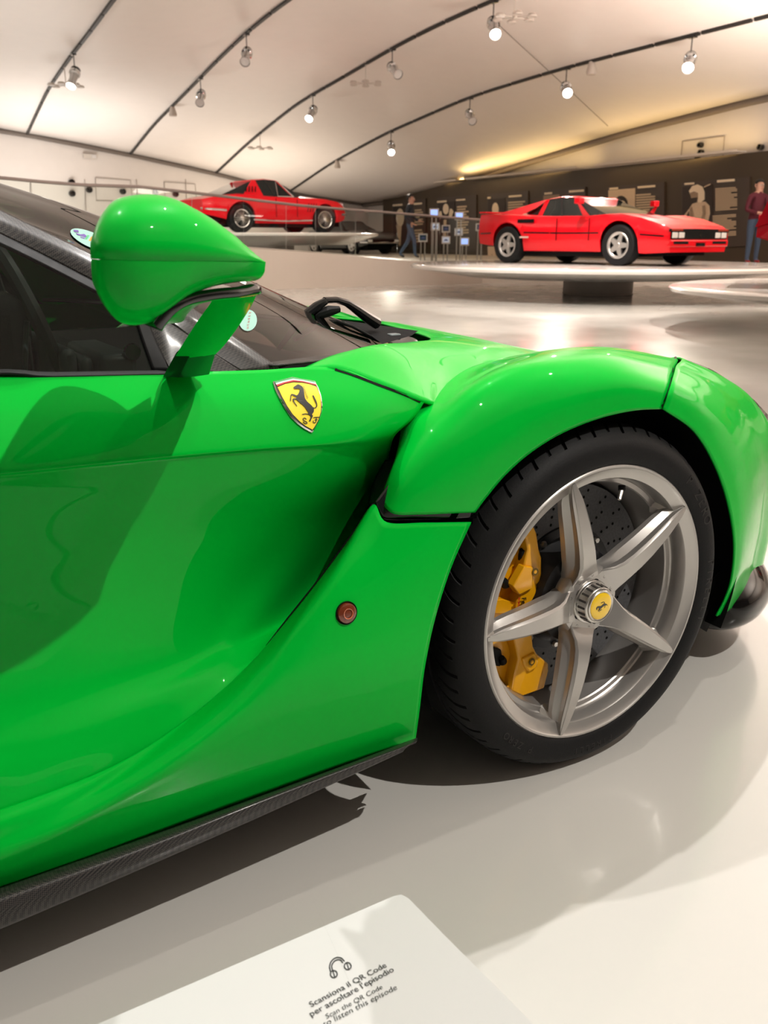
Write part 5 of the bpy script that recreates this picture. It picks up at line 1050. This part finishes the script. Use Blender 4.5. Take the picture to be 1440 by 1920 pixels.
def person(label, loc, rz, shirt, trousers, shoes, pose):
    t = empty('person', loc, rz, label, 'person')
    J = {'pel': (0, 0, .94, .145, .11), 'bel': (0, .0, 1.10, .140, .10), 'che': (0, -.01, 1.28, .165, .115), 'sho': (0, 0, 1.455, .10, .08), 'nec': (0, -.01, 1.515, .058), 'hd0': (0, -.025, 1.585, .082, .092), 'hd1': (0, -.02, 1.66, .088, .102), 'hd2': (0, -.01, 1.73, .060, .075)}
    E = [('pel', 'bel'), ('bel', 'che'), ('che', 'sho'), ('sho', 'nec'), ('nec', 'hd0'), ('hd0', 'hd1'), ('hd1', 'hd2')]
    for s, q in ((-1, 'l'), (1, 'r')):
        kn, an, el, wr = pose['knee'+q], pose['ank'+q], pose['elb'+q], pose['wri'+q]
        J.update({'hip'+q: (s*.095, 0, .90, .098), 'kne'+q: (*kn, .066), 'ank'+q: (*an, .045), 'toe'+q: (an[0]+s*.015, an[1]-.14, .035, .040, .03), 'shl'+q: (s*.18, 0, 1.435, .066), 'elb'+q: (*el, .048), 'wri'+q: (*wr, .032), 'pal'+q: (*pose['pal'+q], .034, .02)})
        E += [('pel', 'hip'+q), ('hip'+q, 'kne'+q), ('kne'+q, 'ank'+q), ('ank'+q, 'toe'+q), ('sho', 'shl'+q), ('shl'+q, 'elb'+q), ('elb'+q, 'wri'+q), ('wri'+q, 'pal'+q)]
        d = Vector(pose['pal'+q])-Vector(wr); d.normalize(); side = d.cross(Vector((0, -1, .3))).normalized()
        for f, (o_, L_) in enumerate(((-.026, .060), (-.009, .072), (.009, .068), (.026, .052), (-.040, .040))):
            b = Vector(pose['pal'+q])+side*o_*s+d*.015; c = b+d*L_*.55+(side*-.02*s if f == 4 else Vector()); e = c+d*L_*.4+Vector((0, -.012, -.006))
            J['fa%d%s' % (f, q)] = (*b, .011); J['fb%d%s' % (f, q)] = (*c, .010); J['fc%d%s' % (f, q)] = (*e, .008)
            E += [('pal'+q, 'fa%d%s' % (f, q)), ('fa%d%s' % (f, q), 'fb%d%s' % (f, q)), ('fb%d%s' % (f, q), 'fc%d%s' % (f, q))]
    me = skin_mesh(J, E); 
    for m in (SKIN, shirt, trousers, shoes): me.materials.append(m)
    wl_, wr_ = Vector(pose['wril']), Vector(pose['wrir'])
    for p in me.polygons:
        c = p.center; hand = min((c-wl_).length, (c-wr_).length) < .03 or any((c-Vector(pose['pal'+q])).length < .13 and (c-Vector(pose['elb'+q])).length > (Vector(pose['wri'+q])-Vector(pose['elb'+q])).length-.01 for q in 'lr')
        p.material_index = 0 if (c.z > 1.505 or hand) else 3 if c.z < .085 else 2 if (c.z < .96 and abs(c.x) < .24 and not (abs(c.x) > .2 and c.z > .86)) else 1
    me.polygons.foreach_set('use_smooth', [True]*len(me.polygons)); body = bpy.data.objects.new('body', me); COL.objects.link(body); body.parent = t
    hr = MB(); 
    hr.lathe([(.0, .108), (.04, .10), (.075, .07), (.092, .02), (.094, -.02), (.085, -.06)], 20, Matrix.Translation((0, .012, 1.68))@Matrix.Diagonal((.93, 1.12, 1, 1)), a0=-.35, a1=PI+.35); hr.lathe([(.0, .108), (.045, .10), (.08, .072), (.092, .045)], 20, Matrix.Translation((0, .008, 1.68))@Matrix.Diagonal((.93, 1.16, 1, 1))); hr.build('hair', HAIR, t)
    hy = -.122
    for s in (-1, 1):
        MB().lathe([(0, .006), (.010, .004), (.013, -.004)], 10, Matrix.Translation((s*.032, hy+.012, 1.655))@Matrix.Rotation(PI/2, 4, 'X')).build('eye', EYEW, t)
        MB().lathe([(0, .009), (.006, .008)], 8, Matrix.Translation((s*.032, hy+.010, 1.655))@Matrix.Rotation(PI/2, 4, 'X')).build('pupil', HAIR, t)
        MB().tube([(s*.080, -.01, 1.67), (s*.092, .005, 1.675), (s*.092, .01, 1.64), (s*.082, -.005, 1.615)], .012, 6).build('ear', SKIN, t)
    MB().add([(0, hy+.015, 1.66), (-.016, hy+.012, 1.605), (.016, hy+.012, 1.605), (0, hy-.022, 1.612)], [(0, 1, 3), (0, 3, 2), (1, 2, 3)]).build('nose', SKIN, t)
    MB().tube([(-.024, hy+.018, 1.575), (0, hy+.008, 1.573), (.024, hy+.018, 1.575)], .006, 6).build('mouth', LIPS, t)
    return t
ST0 = dict(kneel=(-.10, -.02, .50), kneer=(.11, -.02, .50), ankl=(-.105, 0, .09), ankr=(.12, .01, .09))
# standing at the right edge, hands joined at the waist, something red hanging from them
P = atD(1407, 491.5, 20.4)
pr1 = person('person in a maroon shirt and blue jeans standing with hands joined by the dark wall', (P[0], P[1], WKZ), -YAW+.22, MAROON, JEANS, REDSHOE,
             dict(ST0, elbl=(-.27, -.02, 1.14), elbr=(.27, -.02, 1.14), wril=(-.09, -.20, 1.08), wrir=(.09, -.20, 1.06), pall=(-.02, -.235, 1.07), palr=(.03, -.235, 1.03)))
for s in (-1, 1):
    MB().tube([Vector((s*.034, -.128, 1.655))+Vector((.026*math.cos(a), 0, .018*math.sin(a))) for a in np.linspace(0, 2*PI, 13)], .003, 5).build('spectacle_rim', GLS, pr1)
MB().add([(-.03, -.25, 1.05), (.06, -.25, 1.04), (.09, -.24, .86), (.02, -.25, .80), (-.06, -.24, .90), (-.03, -.22, 1.05), (.06, -.22, 1.04), (.09, -.21, .86), (.02, -.22, .80), (-.06, -.21, .90)], [(0, 1, 2, 3, 4), (9, 8, 7, 6, 5)]+[(i, (i+1) % 5, 5+(i+1) % 5, 5+i) for i in range(5)]).build('red_cloth', REDBAG, pr1)
# walking past the first portrait, behind the glass
P = atD(769, 485, 27.); 
person('person in a dark navy jacket and jeans walking past the leftmost portrait panel', (P[0], P[1], WKZ), -YAW+PI/2-.35, NAVY, JEANS, SHOE,
       dict(kneel=(-.10, -.16, .52), kneer=(.10, .10, .48), ankl=(-.10, -.18, .09), ankr=(.10, .36, .12), elbl=(-.25, .08, 1.14), elbr=(.25, .0, 1.14), wril=(-.20, -.10, .98), wrir=(.20, -.20, 1.05), pall=(-.19, -.17, .95), palr=(.19, -.26, 1.04)))
# ================================================================== information sign by the car
SZ = .25
def sg(u, v, z=SZ): return Vector(at(u, v, Z=z))
c0_ = sg(800, 1733); sign = empty('information_sign', (c0_.x-.12, c0_.y-.25, 0), 0, 'white information card with headphone icon on a low stand in front of the green car', 'sign'); BASE[sign.name] = tuple(sign.location)
def splate(pts, z0, z1, name, m, bev=.0):
    P = [sg(u, v, z1) for u, v in pts]; R_, L_ = P[4], P[-1]; P += [Vector((L_.x, R_.y-.16, z1)), Vector((R_.x, R_.y-.16, z1))]; P = P[:5]+[P[-1], P[-2], P[5]];  Q = [Vector((p.x, p.y, z0)) for p in P]; n = len(P); t = tessellate_polygon([[Vector((p.x, p.y, 0)) for p in P]])
    return MB().add(P+Q, [tuple(x) for x in t]+[tuple(i+n for i in x[::-1]) for x in t]+[(i, (i+1) % n, n+(i+1) % n, n+i) for i in range(n)]).build(name, m, sign, bevel=bev)
card = splate([(738, 1680), (752, 1677), (766, 1684), (830, 1750), (1010, 1930), (160, 1930)], SZ-.008, SZ, 'card', PAPER)
cz = SZ+.0008
def stext(s, u, v, size, shear=0., bold=0., sp=1.):
    me = text_mesh(s, size, 0., 'LEFT', shear, sp, bold); p = sg(u, v, cz); me.transform(Matrix.Translation(p)); link('lettering', me, PRINT, card, smooth=None)
# size from the picture: baselines run parallel to the car
def wide(u0, v0, u1, v1): return (sg(u1, v1, cz)-sg(u0, v0, cz)).length
def fit_text(s, u0, v0, u1, v1, shear=0., bold=0.):
    me = text_mesh(s, 1., 0., 'LEFT', shear, 1., bold); xs = [v.co.x for v in me.vertices]; w = max(xs)-min(xs); a, b = sg(u0, v0, cz), sg(u1, v1, cz); k = (b-a).length/w
    ang = math.atan2(b.y-a.y, b.x-a.x); me.transform(Matrix.Translation(a)@Matrix.Rotation(ang, 4, 'Z')@Matrix.Diagonal((k, k*.92, 1, 1))@Matrix.Translation((-min(xs), 0, 0))); link('lettering', me, PRINT, card, smooth=None)
fit_text('Scansiona il QR Code', 584, 1888, 726, 1812, 0, .003); fit_text("per ascoltare l'episodio", 584, 1906, 740, 1820, 0, .003)
fit_text('Scan the QR Code', 613, 1910, 733, 1845, .2, -.004); fit_text('to listen this episode', 609, 1925, 746, 1854, .2, -.004)
# headphone icon: band, two cups
def icon(pts, w, n=5):
    P = [sg(u, v, cz) for u, v in crom([(*p, 0) for p in pts], n)[:, :2]]; vs = []
    for i, p in enumerate(P):
        t = (P[min(i+1, len(P)-1)]-P[max(i-1, 0)]).normalized(); q = Vector((-t.y, t.x, 0)); vs += [p+q*w, p-q*w]
    link('headphone_icon', mesh('headphone_icon', vs, [(2*i, 2*i+1, 2*i+3, 2*i+2) for i in range(len(P)-1)]), PRINT, card, smooth=None)
icon([(620, 1822), (618, 1812), (622, 1801), (631, 1795), (640, 1796), (646, 1802)], .0006); icon([(624, 1820), (622, 1811), (626, 1803), (633, 1799), (639, 1800), (643, 1805)], .0006)
for cu, cv in ((626, 1826), (652, 1811)): icon([(cu+6*math.cos(t)*1.0+2*math.sin(t), cv+7*math.sin(t)*.9-2*math.cos(t)) for t in np.linspace(0, 2*PI, 13)], .0006, 3); icon([(cu-2, cv-7), (cu+2, cv+6)], .0005, 2)
pp = Vector((c0_.x-.10, c0_.y-.22, 0)); MB().tube([pp, pp+Vector((0, 0, SZ-.012))], .02, 16).build('post', mat('sign_post', (.6, .6, .58), .35), sign); MB().lathe([(0, .012), (.13, .012), (.14, .006), (.14, 0)], 40, Matrix.Translation(pp)).build('foot', mat('sign_post', (.6, .6, .58), .35), sign)
